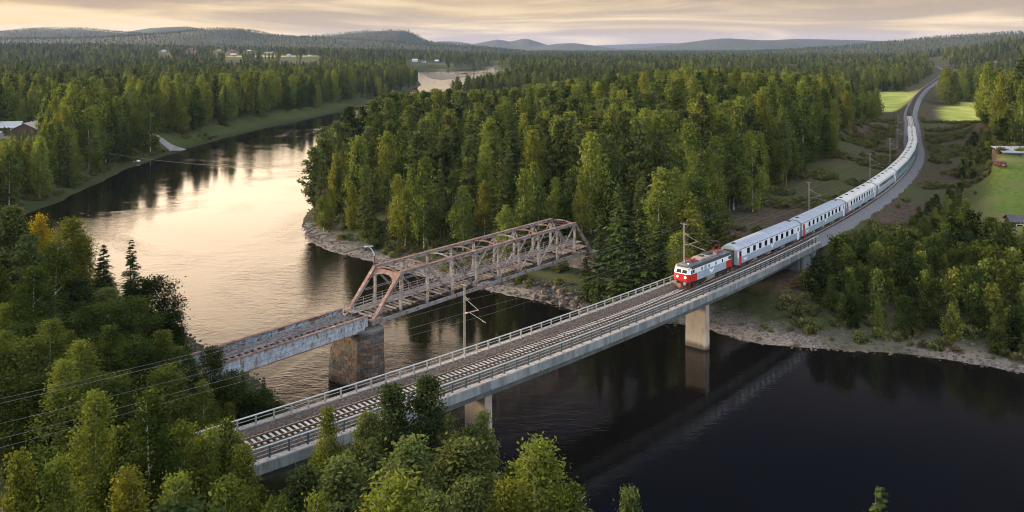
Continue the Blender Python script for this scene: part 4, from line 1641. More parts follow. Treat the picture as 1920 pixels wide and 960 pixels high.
more = [-16.5, -12.5]
wires = (('contact_wire', 'thin contact wire hanging just above the rails', 0.0, 5.55, 0.0, 0.016), ('messenger_wire', 'sagging messenger wire above the contact wire', 0.1, 6.2, 0.35, 0.018),
         ('feeder_wire', 'upper feeder wire on the outer insulators of the masts', -4.95, 8.05, 0.6, 0.016), ('return_wire', 'upper return wire on the inner insulators of the masts', -3.9, 8.05, 0.6, 0.016),
         ('earth_wire', 'lower bare wire strung along the mast sides', -3.5, 6.5, 0.55, 0.016))
sup = [s_of(d) for d in (-59.5, -54.0)] + [s_of(d) for d, _ in mast_deg] + [s_of(-20.4) + 60 * k for k in range(1, 6)]
for nm, lb, off, zz, sag, rr in wires:
    mb = MB()
    pts = []
    for a, b2 in zip(sup[:-1], sup[1:]):
        for k in range(8):
            u = k / 8
            o2 = off if off > -1 else off - (0.9 if a > s_of(-40) else 0)
            # straight between supports in plan
            p = trk(a, o2, 0)[0].lerp(trk(b2, o2, 0)[0], u)
            zb = RAIL_Z - 0.2 + zz
            pts.append((p.x, p.y, zb - sag * 4 * u * (1 - u) + (0.35 if nm == 'messenger_wire' else 0)))
    mb.tube(pts, rr - 0.004, 4)
    if nm in ('messenger_wire',):
        pass
    tag(mb.build(nm, 'wire_metal'), lb, 'wire')
mb = MB()
pts = [Vector((-170, 300, 14)).lerp(Vector((-52, 229, 13)), k / 16) - Vector((0, 0, 3.0 * 4 * (k / 16) * (1 - k / 16))) for k in range(17)]
mb.tube(pts, 0.03, 4)
tag(mb.build('river_cable', 'wire_metal'), 'single dark cable sagging across the bright river to the wooded point', 'cable')

# ---------------------------------------------------------------- houses and small things


def gz(x, y):
    return float(ground(np.array([x]), np.array([y]))[0])


def house(name, label, cat, x, y, rz, L_, W_, H_, rise, wall, roof, over=0.4, win=3, chimney=True, group=None, z=None):
    z = gz(x, y) if z is None else z
    t_ = thing(name, label, cat, (x, y, z), rz, group)
    hl, hw = L_ / 2, W_ / 2
    mb = MB()
    mb.add([(-hl, -hw, -0.6), (hl, -hw, -0.6), (hl, hw, -0.6), (-hl, hw, -0.6), (-hl, -hw, H_), (hl, -hw, H_), (hl, hw, H_), (-hl, hw, H_), (-hl, 0, H_ + rise), (hl, 0, H_ + rise)],
           [(0, 1, 5, 4), (2, 3, 7, 6), (1, 2, 6, 9, 5), (3, 0, 4, 8, 7)])
    mb.build('wall', wall, t_)
    mb = MB()
    k = rise / hw
    for sd in (-1, 1):
        e = hw + over
        ze = H_ - over * k
        mb.hexa([(-hl - over, sd * e, ze + 0.02), (hl + over, sd * e, ze + 0.02), (hl + over, 0, H_ + rise + 0.02), (-hl - over, 0, H_ + rise + 0.02),
                 (-hl - over, sd * e, ze + 0.2), (hl + over, sd * e, ze + 0.2), (hl + over, 0, H_ + rise + 0.2), (-hl - over, 0, H_ + rise + 0.2)])
    rf = mb.build('roof', roof, t_)
    if chimney:
        MB().box(hl * 0.2, hl * 0.2 + 0.7, -0.5, 0.2, H_ + rise * 0.5, H_ + rise + 1.0).build('chimney', 'house_brown', rf)
    for sd in (-1, 1):
        for i in range(win):
            x0 = -hl + L_ * (i + 0.5) / win
            ya, yb = sorted((sd * hw, sd * (hw + 0.05)))
            wf = MB().box(x0 - 0.7, x0 + 0.7, ya, yb, H_ * 0.35, H_ * 0.82).build('window', 'house_white', t_)
            ya, yb = sorted((sd * (hw + 0.03), sd * (hw + 0.07)))
            MB().box(x0 - 0.55, x0 + 0.55, ya, yb, H_ * 0.39, H_ * 0.78).build('pane', 'window_glass', wf)
    return t_


house('cabin', 'small dark brown cabin with black roof on the lawn edge', 'cabin', 104.2, 173.6, R(-12), 6.0, 4.0, 2.3, 0.9, 'house_brown', 'roof_dark', 0.35, 2, False, z=8.1)
house('house', 'long low brown house with dark roof behind the white-roofed one', 'house', -262, 462, R(6), 19, 8, 3.0, 2.2, 'house_brown', 'roof_dark', 0.5, 5, True, z=5.0)
house('house', 'brownish gabled house with pale metal roof beside a spruce', 'house', -228, 404, R(100), 15, 10.5, 2.6, 2.6, 'house_brown', 'roof_pale', 0.5, 3, True, z=4.5)
house('house', 'grey metal-roofed outbuilding beside the gabled house', 'house', -241, 408, R(15), 12, 9, 2.6, 2.4, 'house_brown', 'roof_metal', 0.4, 2, False, z=4.5)
house('house', 'bluish grey shed at the left edge of the trees', 'shed', -224, 366, R(10), 9, 6, 3.0, 1.4, 'house_white', 'roof_metal', 0.3, 2, False, z=4.5)
# carport with two open bays
t_ = thing('carport', 'open-fronted carport with pale metal roof on the right-hand lawn', 'carport', (141.0, 233.0, 14.6), R(-8))
mb = MB()
mb.hexa([(-8, -4, 2.35), (10, -4, 2.35), (10, 4, 3.15), (-8, 4, 3.15), (-8.2, -4.2, 2.55), (10.2, -4.2, 2.55), (10.2, 4.2, 3.35), (-8.2, 4.2, 3.35)])
mb.build('roof', 'roof_metal', t_)
mb = MB()
mb.box(-8, 10, -4.16, -4.02, 2.0, 2.36)
mb.build('fascia', 'post_green', t_)
mb = MB()
mb.box(-7.8, -7.6, -3.7, 3.9, -1, 2.5)
mb.box(9.6, 9.8, -3.7, 3.9, -1, 2.5)
mb.box(-7.6, 9.6, 3.7, 3.9, -1, 2.9)
mb.build('wall', 'house_brown', t_)
for x in (-3.0, 2.2, 6.0):
    mb = MB()
    mb.box(x - 0.13, x + 0.13, -3.9, -3.64, -1, 2.36)
    mb.build('post', 'house_yellow', t_)
# parked car
t_ = thing('parked_car', 'dark red hatchback parked on the grass below the carport', 'car', (122.0, 213.2, gz(122, 213.2) + 0.02), R(80))
side = [(-2.0, 0.35), (-2.05, 0.75), (-1.95, 0.95), (-1.75, 1.38), (0.2, 1.42), (0.95, 0.98), (1.85, 0.85), (2.0, 0.6), (1.98, 0.35)]
mb = MB()
v = [(x, -0.82, z) for x, z in side] + [(x, 0.82, z) for x, z in side]
n_ = len(side)
mb.add(v, [tuple(range(n_)), tuple(range(n_, 2 * n_))[::-1]] + [(i, n_ + i, n_ + (i + 1) % n_, (i + 1) % n_) for i in range(n_)])
mb.build('body', 'car_red', t_)
MB().hexa([(-1.97, -0.68, 1.0), (-1.97, 0.68, 1.0), (-1.80, 0.64, 1.33), (-1.80, -0.64, 1.33), (-2.0, -0.68, 1.0), (-2.0, 0.68, 1.0), (-1.82, 0.64, 1.33), (-1.82, -0.64, 1.33)]).build('rear_window', 'window_glass', t_)
for y in (-0.825, 0.825):
    MB().hexa([(-1.6, y, 0.98), (0.7, y, 0.98), (0.15, y * 0.99, 1.36), (-1.5, y * 0.99, 1.36), (-1.6, y * 1.012, 0.98), (0.7, y * 1.012, 0.98), (0.15, y * 1.0, 1.36), (-1.5, y * 1.0, 1.36)]).build('side_window', 'window_glass', t_)
MB().box(-2.07, -2.045, -0.28, 0.28, 0.62, 0.76).build('number_plate', 'plate_white', t_)
for x in (-1.25, 1.25):
    for y in (-0.74, 0.74):
        mb = MB()
        mb.tube([(x, y - 0.11, 0.31), (x, y + 0.11, 0.31)], 0.31, 14)
        mb.build('wheel', 'tyre', t_)

village = [(-975, 2390, 'house_white', 'roof_metal', 14, 'white gabled village house, westernmost of the clearing', 60), (-955, 2540, 'house_red', 'roof_red', 13, 'red house with red roof behind a yellow meadow', 10), (-880, 2560, 'house_yellow', 'roof_red', 12, 'pale house half hidden by the round trees of the village', -20),
           (-800, 2440, 'house_red', 'roof_red', 20, 'large red farmhouse in the middle of the village', 15), (-765, 2480, 'house_red', 'roof_pale', 16, 'red barn with pale roof beside the farmhouse', 55), (-690, 2420, 'house_white', 'roof_dark', 26, 'long low white house with dark roof on the village slope', 4),
           (-640, 1960, 'house_red', 'roof_metal', 14, 'red house with bluish roof below the village meadow', 35), (-505, 1930, 'house_white', 'roof_metal', 13, 'white house by the chapel-like gable at the village edge', 70), (-470, 1985, 'house_white', 'roof_dark', 9, 'tiny white shed at the village edge', 20),
           (-214, 1880, 'house_white', 'roof_metal', 15, 'white house on the lake shore, left one of the shore houses', 10), (-192, 1860, 'house_white', 'roof_dark', 11, 'white house on the lake shore beside a grey roof', -15), (-168, 1905, 'house_brown', 'roof_metal', 10, 'brown boathouse on the lake shore', 0)]
for x, y, wl, rf_, L_, lb, rz in village:
    L_ *= 0.78
    house('house', lb, 'house', x, y, R(rz), L_, L_ * 0.62, 3.4, 2.6, wl, rf_, 0.5, 3, False, 'houses of the distant village')

# boats, slip, dock
t_ = thing('rowing_boat', 'small red and white boat moored against the left bank', 'boat', (-146.6, 334.6, 0.0), R(35))
mb = MB()
hull = []
for z_, k in ((-0.15, 0.75), (0.55, 1.0)):
    for x, y in ((2.4, 0), (1.2, 0.75), (-2.0, 0.8), (-2.0, -0.8), (1.2, -0.75)):
        hull.append((x * k, y * k, z_))
mb.add(hull, [(0, 1, 2, 3, 4)[::-1]] + [(i, (i + 1) % 5, 5 + (i + 1) % 5, 5 + i) for i in range(5)])
mb.add([(x * .92, y * .92, 0.35) for x, y, z in hull[5:]], [(0, 1, 2, 3, 4)])
mb.build('hull', 'boat_red', t_)
mb = MB()
mb.hexa([(-0.6, -0.6, 0.4), (0.9, -0.5, 0.4), (0.9, 0.5, 0.4), (-0.6, 0.6, 0.4), (-0.5, -0.5, 1.1), (0.5, -0.4, 1.0), (0.5, 0.4, 1.0), (-0.5, 0.5, 1.1)])
mb.build('cabin', 'emblem_white', t_)
mb = MB()
mb.box(-1.9, -1.3, -0.6, 0.6, 0.4, 0.55)
mb.build('seat', 'emblem_white', t_)
t_ = thing('dock', 'light blue floating dock beside the concrete slip', 'dock', (-151, 372, 0.35), R(-52))
mb = MB()
mb.box(-5, 5, -0.8, 0.8, -0.3, 0.1)
mb.build('pontoon', 'boat_blue', t_)
for k in range(18):
    MB().box(-5 + k * 0.556, -5 + k * 0.556 + 0.53, -0.85, 0.85, 0.102, 0.15).build('plank', 'boat_blue', t_)
mb = MB()
ca0, ca1 = np.array((-172.0, 398.0)), np.array((-144.5, 372.5))
dn_ = np.array((0.68, 0.73))
NU, NV = 24, 6
v = []
for a in range(NU + 1):
    u = a / NU
    hw_ = 1.3 + 3.2 * u * u
    for b in range(NV + 1):
        q = ca0 + (ca1 - ca0) * u + dn_ * hw_ * (2 * b / NV - 1)
        v.append((q[0], q[1], max(gz(q[0], q[1]), -0.4) + 0.16))
f = [(a * (NV + 1) + b, (a + 1) * (NV + 1) + b, (a + 1) * (NV + 1) + b + 1, a * (NV + 1) + b + 1) for a in range(NU) for b in range(NV)]
nv_ = len(v)
rim = [b for b in range(NV + 1)] + [(a * (NV + 1) + NV) for a in range(1, NU + 1)] + [NU * (NV + 1) + b for b in range(NV - 1, -1, -1)] + [a * (NV + 1) for a in range(NU - 1, 0, -1)]
v += [(v[k][0], v[k][1], v[k][2] - 0.5) for k in rim]
f += [(rim[k], rim[(k + 1) % len(rim)], nv_ + (k + 1) % len(rim), nv_ + k) for k in range(len(rim))]
mb.add(v, f)
tag(mb.build('boat_slip', 'ramp_concrete'), 'pale concrete boat slip running down the grassy left bank', 'slipway')

# transmission pylons (two timber legs with a cross arm)


def pylon(x, y, rz, lb, hh=17):
    t_ = thing('pylon', lb, 'pylon', (x, y, gz(x, y)), rz, 'timber transmission pylons')
    for sx in (-2.4, 2.4):
        mb = MB()
        mb.tube([(sx, 0, -0.5), (sx, 0, hh)], 0.28, 8, r2=0.2)
        mb.build('leg', 'mast_dark', t_)
    mb = MB()
    mb.bar((-6.0, 0, hh - 1.2), (6.0, 0, hh - 1.2), 0.35, 0.4)
    mb.bar((-2.4, 0, hh - 6), (2.4, 0, hh - 2), 0.15, 0.15)
    mb.build('cross_arm', 'mast_dark', t_)
    mb = MB()
    for sx in (-5.6, 0, 5.6):
        mb.tube([(sx, 0, hh - 1.4), (sx, 0, hh - 2.8)], 0.16, 6)
    mb.build('insulator', 'insulator', t_)
    return t_


PY = [(97, 1150, 'timber pylon among the far trees right of the lake', 21), (428, 1115, 'timber pylon in the flat forest left of the far track', 21), (640, 1130, 'timber pylon on the slope right of the far track', 20), (800, 1110, 'timber pylon at the foot of the right-hand hill', 18)]
for x, y, lb, hh in PY:
    pylon(x, y, R(80), lb, hh)
mb = MB()
for dz_ in (-5.6, 0, 5.6):
    pts = []
    for (xa, ya, _, ha), (xb, yb, _, hb) in zip(PY[:-1], PY[1:]):
        za, zb = gz(xa, ya) + ha - 2.8, gz(xb, yb) + hb - 2.8
        for k in range(8):
            u = k / 8
            pts.append((xa + (xb - xa) * u, ya + (yb - ya) * u + dz_, za + (zb - za) * u - 5 * 4 * u * (1 - u)))
    mb.tube(pts, 0.05, 4)
tag(mb.build('power_line', 'wire_metal'), 'three sagging power wires strung between the timber pylons', 'power line')

# ---------------------------------------------------------------- trees: crowns of many small leaf faces


def leaf_mesh(name, cen, uax, vax, tone, mat):
    """one four-cornered leaf face per centre"""
    n_ = len(cen)
    V = np.empty((n_, 4, 3), np.float32)
    V[:, 0] = cen - uax
    V[:, 1] = cen - vax * 0.8 + uax * 0.1
    V[:, 2] = cen + uax
    V[:, 3] = cen + vax * 0.8 + uax * 0.1
    me = bpy.data.meshes.new(name)
    me.vertices.add(n_ * 4)
    me.vertices.foreach_set('co', V.ravel())
    me.loops.add(n_ * 4)
    me.loops.foreach_set('vertex_index', np.arange(n_ * 4, dtype=np.int32))
    me.polygons.add(n_)
    me.polygons.foreach_set('loop_start', np.arange(0, n_ * 4, 4, dtype=np.int32))
    me.polygons.foreach_set('loop_total', np.full(n_, 4, dtype=np.int32))
    a = me.attributes.new('tone', 'FLOAT', 'FACE')
    a.data.foreach_set('value', np.clip(tone, 0, 1).astype(np.float32))
    me.update(calc_edges=True)
    me.materials.append(MATS[mat])
    return me


def rdir(n_, zb=0.0):
    d = rng.normal(size=(n_, 3))
    d[:, 2] += zb
    return d / np.linalg.norm(d, axis=1)[:, None]


def perp(u):
    r_ = rng.normal(size=u.shape)
    r_ -= (r_ * u).sum(1)[:, None] * u
    return r_ / np.linalg.norm(r_, axis=1)[:, None]


def spruce(H, Rm, whorl, nb, npts, leaf, gold=0):
    C_, U_, V_, T_ = [], [], [], []
    for i in range(whorl):
        f = (i + rng.uniform(-.3, .3)) / whorl
        f = min(max(f, 0.0), 1.0)
        z = 0.6 + (H - 0.7) * f
        Rr = Rm * (1 - f) ** 0.85 * rng.uniform(0.72, 1.12) + 0.12
        for k in range(nb if f < 0.85 else 4):
            az = rng.uniform(0, 2 * math.pi)
            Rb = Rr * rng.uniform(0.65, 1.12)
            m_ = max(2, int(npts * (0.35 + 0.65 * Rb / Rm)))
            tt = (np.arange(m_) + rng.uniform(0, 1, m_)) / m_
            tt = 0.12 + 0.88 * tt
            drop = -0.42 * tt + 0.26 * tt ** 2
            dirv = np.array((math.cos(az), math.sin(az), 0))
            sidev = np.array((-math.sin(az), math.cos(az), 0))
            p = dirv * (Rb * tt)[:, None]
            p[:, 2] = z + drop * Rb * (1.15 - 0.9 * f)
            wid = (0.28 * Rb * (1.05 - tt)) * rng.uniform(-1, 1, m_)
            p += sidev * wid[:, None]
            p[:, 2] -= np.abs(wid) * 0.35 + rng.uniform(0, 0.12, m_)
            u = dirv * 0.75 + sidev * np.sign(wid)[:, None] * 0.55 + np.array((0, 0, -0.28))
            u = u + rng.normal(0, 0.22, (m_, 3))
            u /= np.linalg.norm(u, axis=1)[:, None]
            v = np.cross(u, np.array((0, 0, 1.0)) + rng.normal(0, 0.35, (m_, 3)))
            v /= np.linalg.norm(v, axis=1)[:, None]
            sc = leaf * rng.uniform(0.75, 1.25, m_)
            C_.append(p)
            U_.append(u * sc[:, None])
            V_.append(v * (sc * 0.42)[:, None])
            T_.append(0.25 + 0.5 * tt * rng.uniform(0.6, 1.3) + rng.normal(0, 0.08, m_))
    n_ = int(leaf * 40)
    return np.concatenate(C_), np.concatenate(U_), np.concatenate(V_), np.concatenate(T_)


def clump_tree(H, z0, prof, nbr, per, sig, leaf, droop=0.0, up=0.6, Rm=3.0, flat=0.7, inner=0.35, vert=0.0):
    """branches reach out of the stem to an uneven envelope; each carries leaf clumps along its outer part"""
    C_, U_, V_, T_ = [], [], [], []
    lob = rng.uniform(0, 6.28, 4)
    for i in range(nbr):
        f = ((i + rng.uniform(0, 1)) / nbr)
        az = rng.uniform(0, 2 * math.pi)
        Rb = Rm * prof(f) * (0.78 + 0.22 * math.sin(az * 2 + lob[0] + f * 5) + 0.14 * math.sin(az * 3 + lob[1])) * rng.uniform(0.75, 1.15)
        z = z0 + (H - z0) * f
        m_ = max(5, int(per * (0.35 + 0.65 * Rb / Rm)))
        tt = inner + (1 - inner) * np.sqrt(rng.uniform(0, 1, m_))
        dirv = np.array((math.cos(az), math.sin(az), 0))
        ctone = rng.uniform(0.15, 0.75)
        p = dirv * (Rb * tt)[:, None]
        p[:, 2] = z + up * Rb * (tt - 0.6) * (1 - 0.4 * f)
        p = p + rng.normal(0, 1, (m_, 3)) * np.array((sig, sig, sig * flat))
        if droop:
            p[:, 2] -= rng.exponential(droop, m_) * tt
        p[:, 2] = np.minimum(p[:, 2], H + rng.uniform(-0.3, 0.15, m_))
        if vert:
            u = np.stack([rng.normal(0, 0.5, m_), rng.normal(0, 0.5, m_), -np.abs(rng.normal(vert, 0.5, m_))], 1)
            u /= np.linalg.norm(u, axis=1)[:, None]
        else:
            u = rdir(m_, 0.25)
        v = perp(u)
        sc = leaf * rng.uniform(0.7, 1.3, m_)
        C_.append(p)
        U_.append(u * sc[:, None])
        V_.append(v * (sc * 0.62)[:, None])
        T_.append(ctone + rng.normal(0, 0.12, m_) + 0.12 * (tt - 0.6))
    return np.concatenate(C_), np.concatenate(U_), np.concatenate(V_), np.concatenate(T_)


def p_birch(f):
    return max(0.06, math.sin(math.pi * min(1, f * 0.94 + 0.05) ** 0.62) ** 0.75)


def p_pine(f):
    return max(0.12, (1 - f ** 2.6) * (0.55 + 0.45 * min(1, f * 3)))


def p_alder(f):
    return max(0.10, math.sqrt(max(0, 1 - (f * 1.05 - 0.12) ** 2)))


def p_column(f):
    return max(0.05, min(1.0, (1 - f) * 1.9 + 0.05) * min(1, 0.5 + f * 2))


def trunk_mesh(name, H, r0, mat, limbs, z_from, reach, rise):
    mb = MB()
    kx, ky = rng.uniform(-0.02, 0.02, 2)
    pts = [(kx * H * q * q, ky * H * q * q, -0.6 + (H * 0.97 + 0.6) * q) for q in (0, 0.12, 0.3, 0.5, 0.7, 0.86, 1.0)]
    k = len(pts)
    b = 0
    n_ = 7
    for i, p in enumerate(pts):
        rr = r0 * (1.25 if i == 0 else 1 - 0.93 * (i / (k - 1)))
        for j in range(n_):
            a = 2 * math.pi * j / n_
            mb.v.append((p[0] + rr * math.cos(a), p[1] + rr * math.sin(a), p[2]))
    for i in range(k - 1):
        for j in range(n_):
            mb.f.append((i * n_ + j, i * n_ + (j + 1) % n_, (i + 1) * n_ + (j + 1) % n_, (i + 1) * n_ + j))
            mb.m.append(0)
    for i in range(limbs):
        f = z_from + (0.95 - z_from) * (i + rng.uniform(0, 1)) / limbs
        az = rng.uniform(0, 6.283)
        L_ = reach * (1.1 - f) * rng.uniform(0.7, 1.2) + 0.3
        z = H * f
        a = (kx * H * f * f, ky * H * f * f, z)
        m_ = (a[0] + math.cos(az) * L_ * 0.5, a[1] + math.sin(az) * L_ * 0.5, z + rise * L_ * 0.35)
        e = (a[0] + math.cos(az) * L_, a[1] + math.sin(az) * L_, z + rise * L_ * 0.9)
        mb.tube([a, m_, e], r0 * 0.30 * (1.1 - f) + 0.015, 4, r2=0.012, cap=False)
    me = bpy.data.meshes.new(name)
    me.from_pydata(mb.v, [], mb.f)
    me.materials.append(MATS[mat])
    me.polygons.foreach_set('use_smooth', [True] * len(mb.f))
    me.update()
    return me


# nominal sizes: height and crown width of each crown mesh, so that trees can be scaled to measure
LIB = {}


def lib(kind, res, crown, trunk, H, W_):
    LIB.setdefault((kind, res), []).append((crown, trunk, H, W_))


for q in range(4):
    g = spruce(18, 2.9 + 0.35 * (q % 2), 42, 7, 11, 0.36)
    lib('spruce', 'mid', leaf_mesh('crown', *g, 'needles_spruce'), trunk_mesh('trunk', 18, 0.22, 'bark_grey', 0, .2, 1, 0), 18, 5.6)
for q in range(3):
    g = spruce(16, 2.5, 58, 8, 22, 0.19)
    lib('spruce', 'near', leaf_mesh('crown', *g, 'needles_spruce'), trunk_mesh('trunk', 16, 0.2, 'bark_grey', 30, .1, 2.2, -0.2), 16, 5.2)
for q in range(4):
    g = clump_tree(18, 4.2 + q * 0.9, p_pine, 74, 56, 0.42, 0.32, 0.0, 0.45, 3.1, 0.6, 0.25)
    lib('pine', 'mid', leaf_mesh('crown', *g, 'needles_pine'), trunk_mesh('trunk', 18, 0.22, 'bark_orange', 10, .35, 2.4, 0.5), 18, 5.4)
for q in range(4):
    g = clump_tree(15, 2.6, p_pine, 130, 165, 0.36, 0.135, 0.0, 0.55, 2.6, 0.6, 0.25)
    lib('pine', 'near', leaf_mesh('crown', *g, 'needles_pine'), trunk_mesh('trunk', 15, 0.2, 'bark_orange', 26, .18, 2.5, 0.55), 15, 5.2)
for q in range(4):
    g = clump_tree(17, 1.4 + q * 0.5, p_birch, 92, 60, 0.42, 0.28, 0.6, 0.75, 3.5, 1.2, 0.2, 0.5)
    lib('birch', 'mid', leaf_mesh('crown', *g, 'leaves_birch'), trunk_mesh('trunk', 17, 0.17, 'bark_birch', 6, .25, 1.2, 1.2), 17, 5.4)
for q in range(4):
    g = clump_tree(16, 1.2, p_column if q % 2 else p_birch, 140, 175, 0.28, 0.10, 0.40, 0.85, 2.25, 1.2, 0.15, 0.5)
    lib('birch', 'near', leaf_mesh('crown', *g, 'leaves_birch_full'), trunk_mesh('trunk', 16, 0.13, 'bark_birch', 16, .15, 1.1, 1.3), 16, 4.6)
g = clump_tree(15, 2.0, p_birch, 110, 110, 0.33, 0.135, 0.5, 0.85, 2.2, 1.2, 0.2, 0.5)
lib('gold', 'near', leaf_mesh('crown', *g, 'leaves_gold'), trunk_mesh('trunk', 15, 0.13, 'bark_birch', 12, .2, 1.1, 1.2), 15, 4.6)
for q in range(3):
    g = clump_tree(7, 0.3, p_alder, 60, 42, 0.34, 0.23, 0.12, 0.7, 2.3, 1.0, 0.25, 0.2)
    lib('alder', 'mid', leaf_mesh('crown', *g, 'leaves_alder'), trunk_mesh('trunk', 7, 0.10, 'bark_grey', 8, .1, 1.8, 1.3), 7, 4.8)
for q in range(3):
    g = clump_tree(10, 0.4, p_alder, 140, 160, 0.34, 0.11, 0.15, 0.75, 3.0, 0.9, 0.25, 0.2)
    lib('alder', 'near', leaf_mesh('crown', *g, 'leaves_alder'), trunk_mesh('trunk', 10, 0.14, 'bark_grey', 18, .1, 2.4, 1.2), 10, 6.0)
for q in range(3):
    g = clump_tree(5.5, 0.15, p_column, 50, 34, 0.26, 0.20, 0.15, 1.0, 1.35, 1.2, 0.15, 0.3)
    lib('sapling', 'mid', leaf_mesh('crown', *g, 'leaves_birch'), trunk_mesh('trunk', 5.5, 0.06, 'bark_grey', 6, .1, 1.2, 1.6), 5.5, 2.9)

NAMES = {'spruce': ('spruce_tree', 'spruce'), 'pine': ('pine_tree', 'pine'), 'birch': ('birch_tree', 'birch'), 'gold': ('birch_tree', 'birch'), 'alder': ('alder_tree', 'alder'), 'sapling': ('birch_sapling', 'young birch')}
pick_n = {}


def tree(kind, x, y, z, hgt, wid, label, group=None, res='mid', rz=None):
    L_ = LIB[(kind, res)]
    k = pick_n.get((kind, res), 0)
    pick_n[(kind, res)] = k + 1
    crown, trunk, H, W_ = L_[k % len(L_)]
    nm, cat = NAMES[kind]
    o = thing(nm, label, cat, (x, y, z), rng.uniform(0, 6.283) if rz is None else rz, group)
    s = hgt / H
    sw = wid / W_ if wid else s * rng.uniform(0.85, 1.15)
    sw = min(max(sw, s * 0.55), s * 1.9)
    o.scale = (sw, sw, s)
    inst('crown', crown, o)
    inst('trunk', trunk, o)
    return o


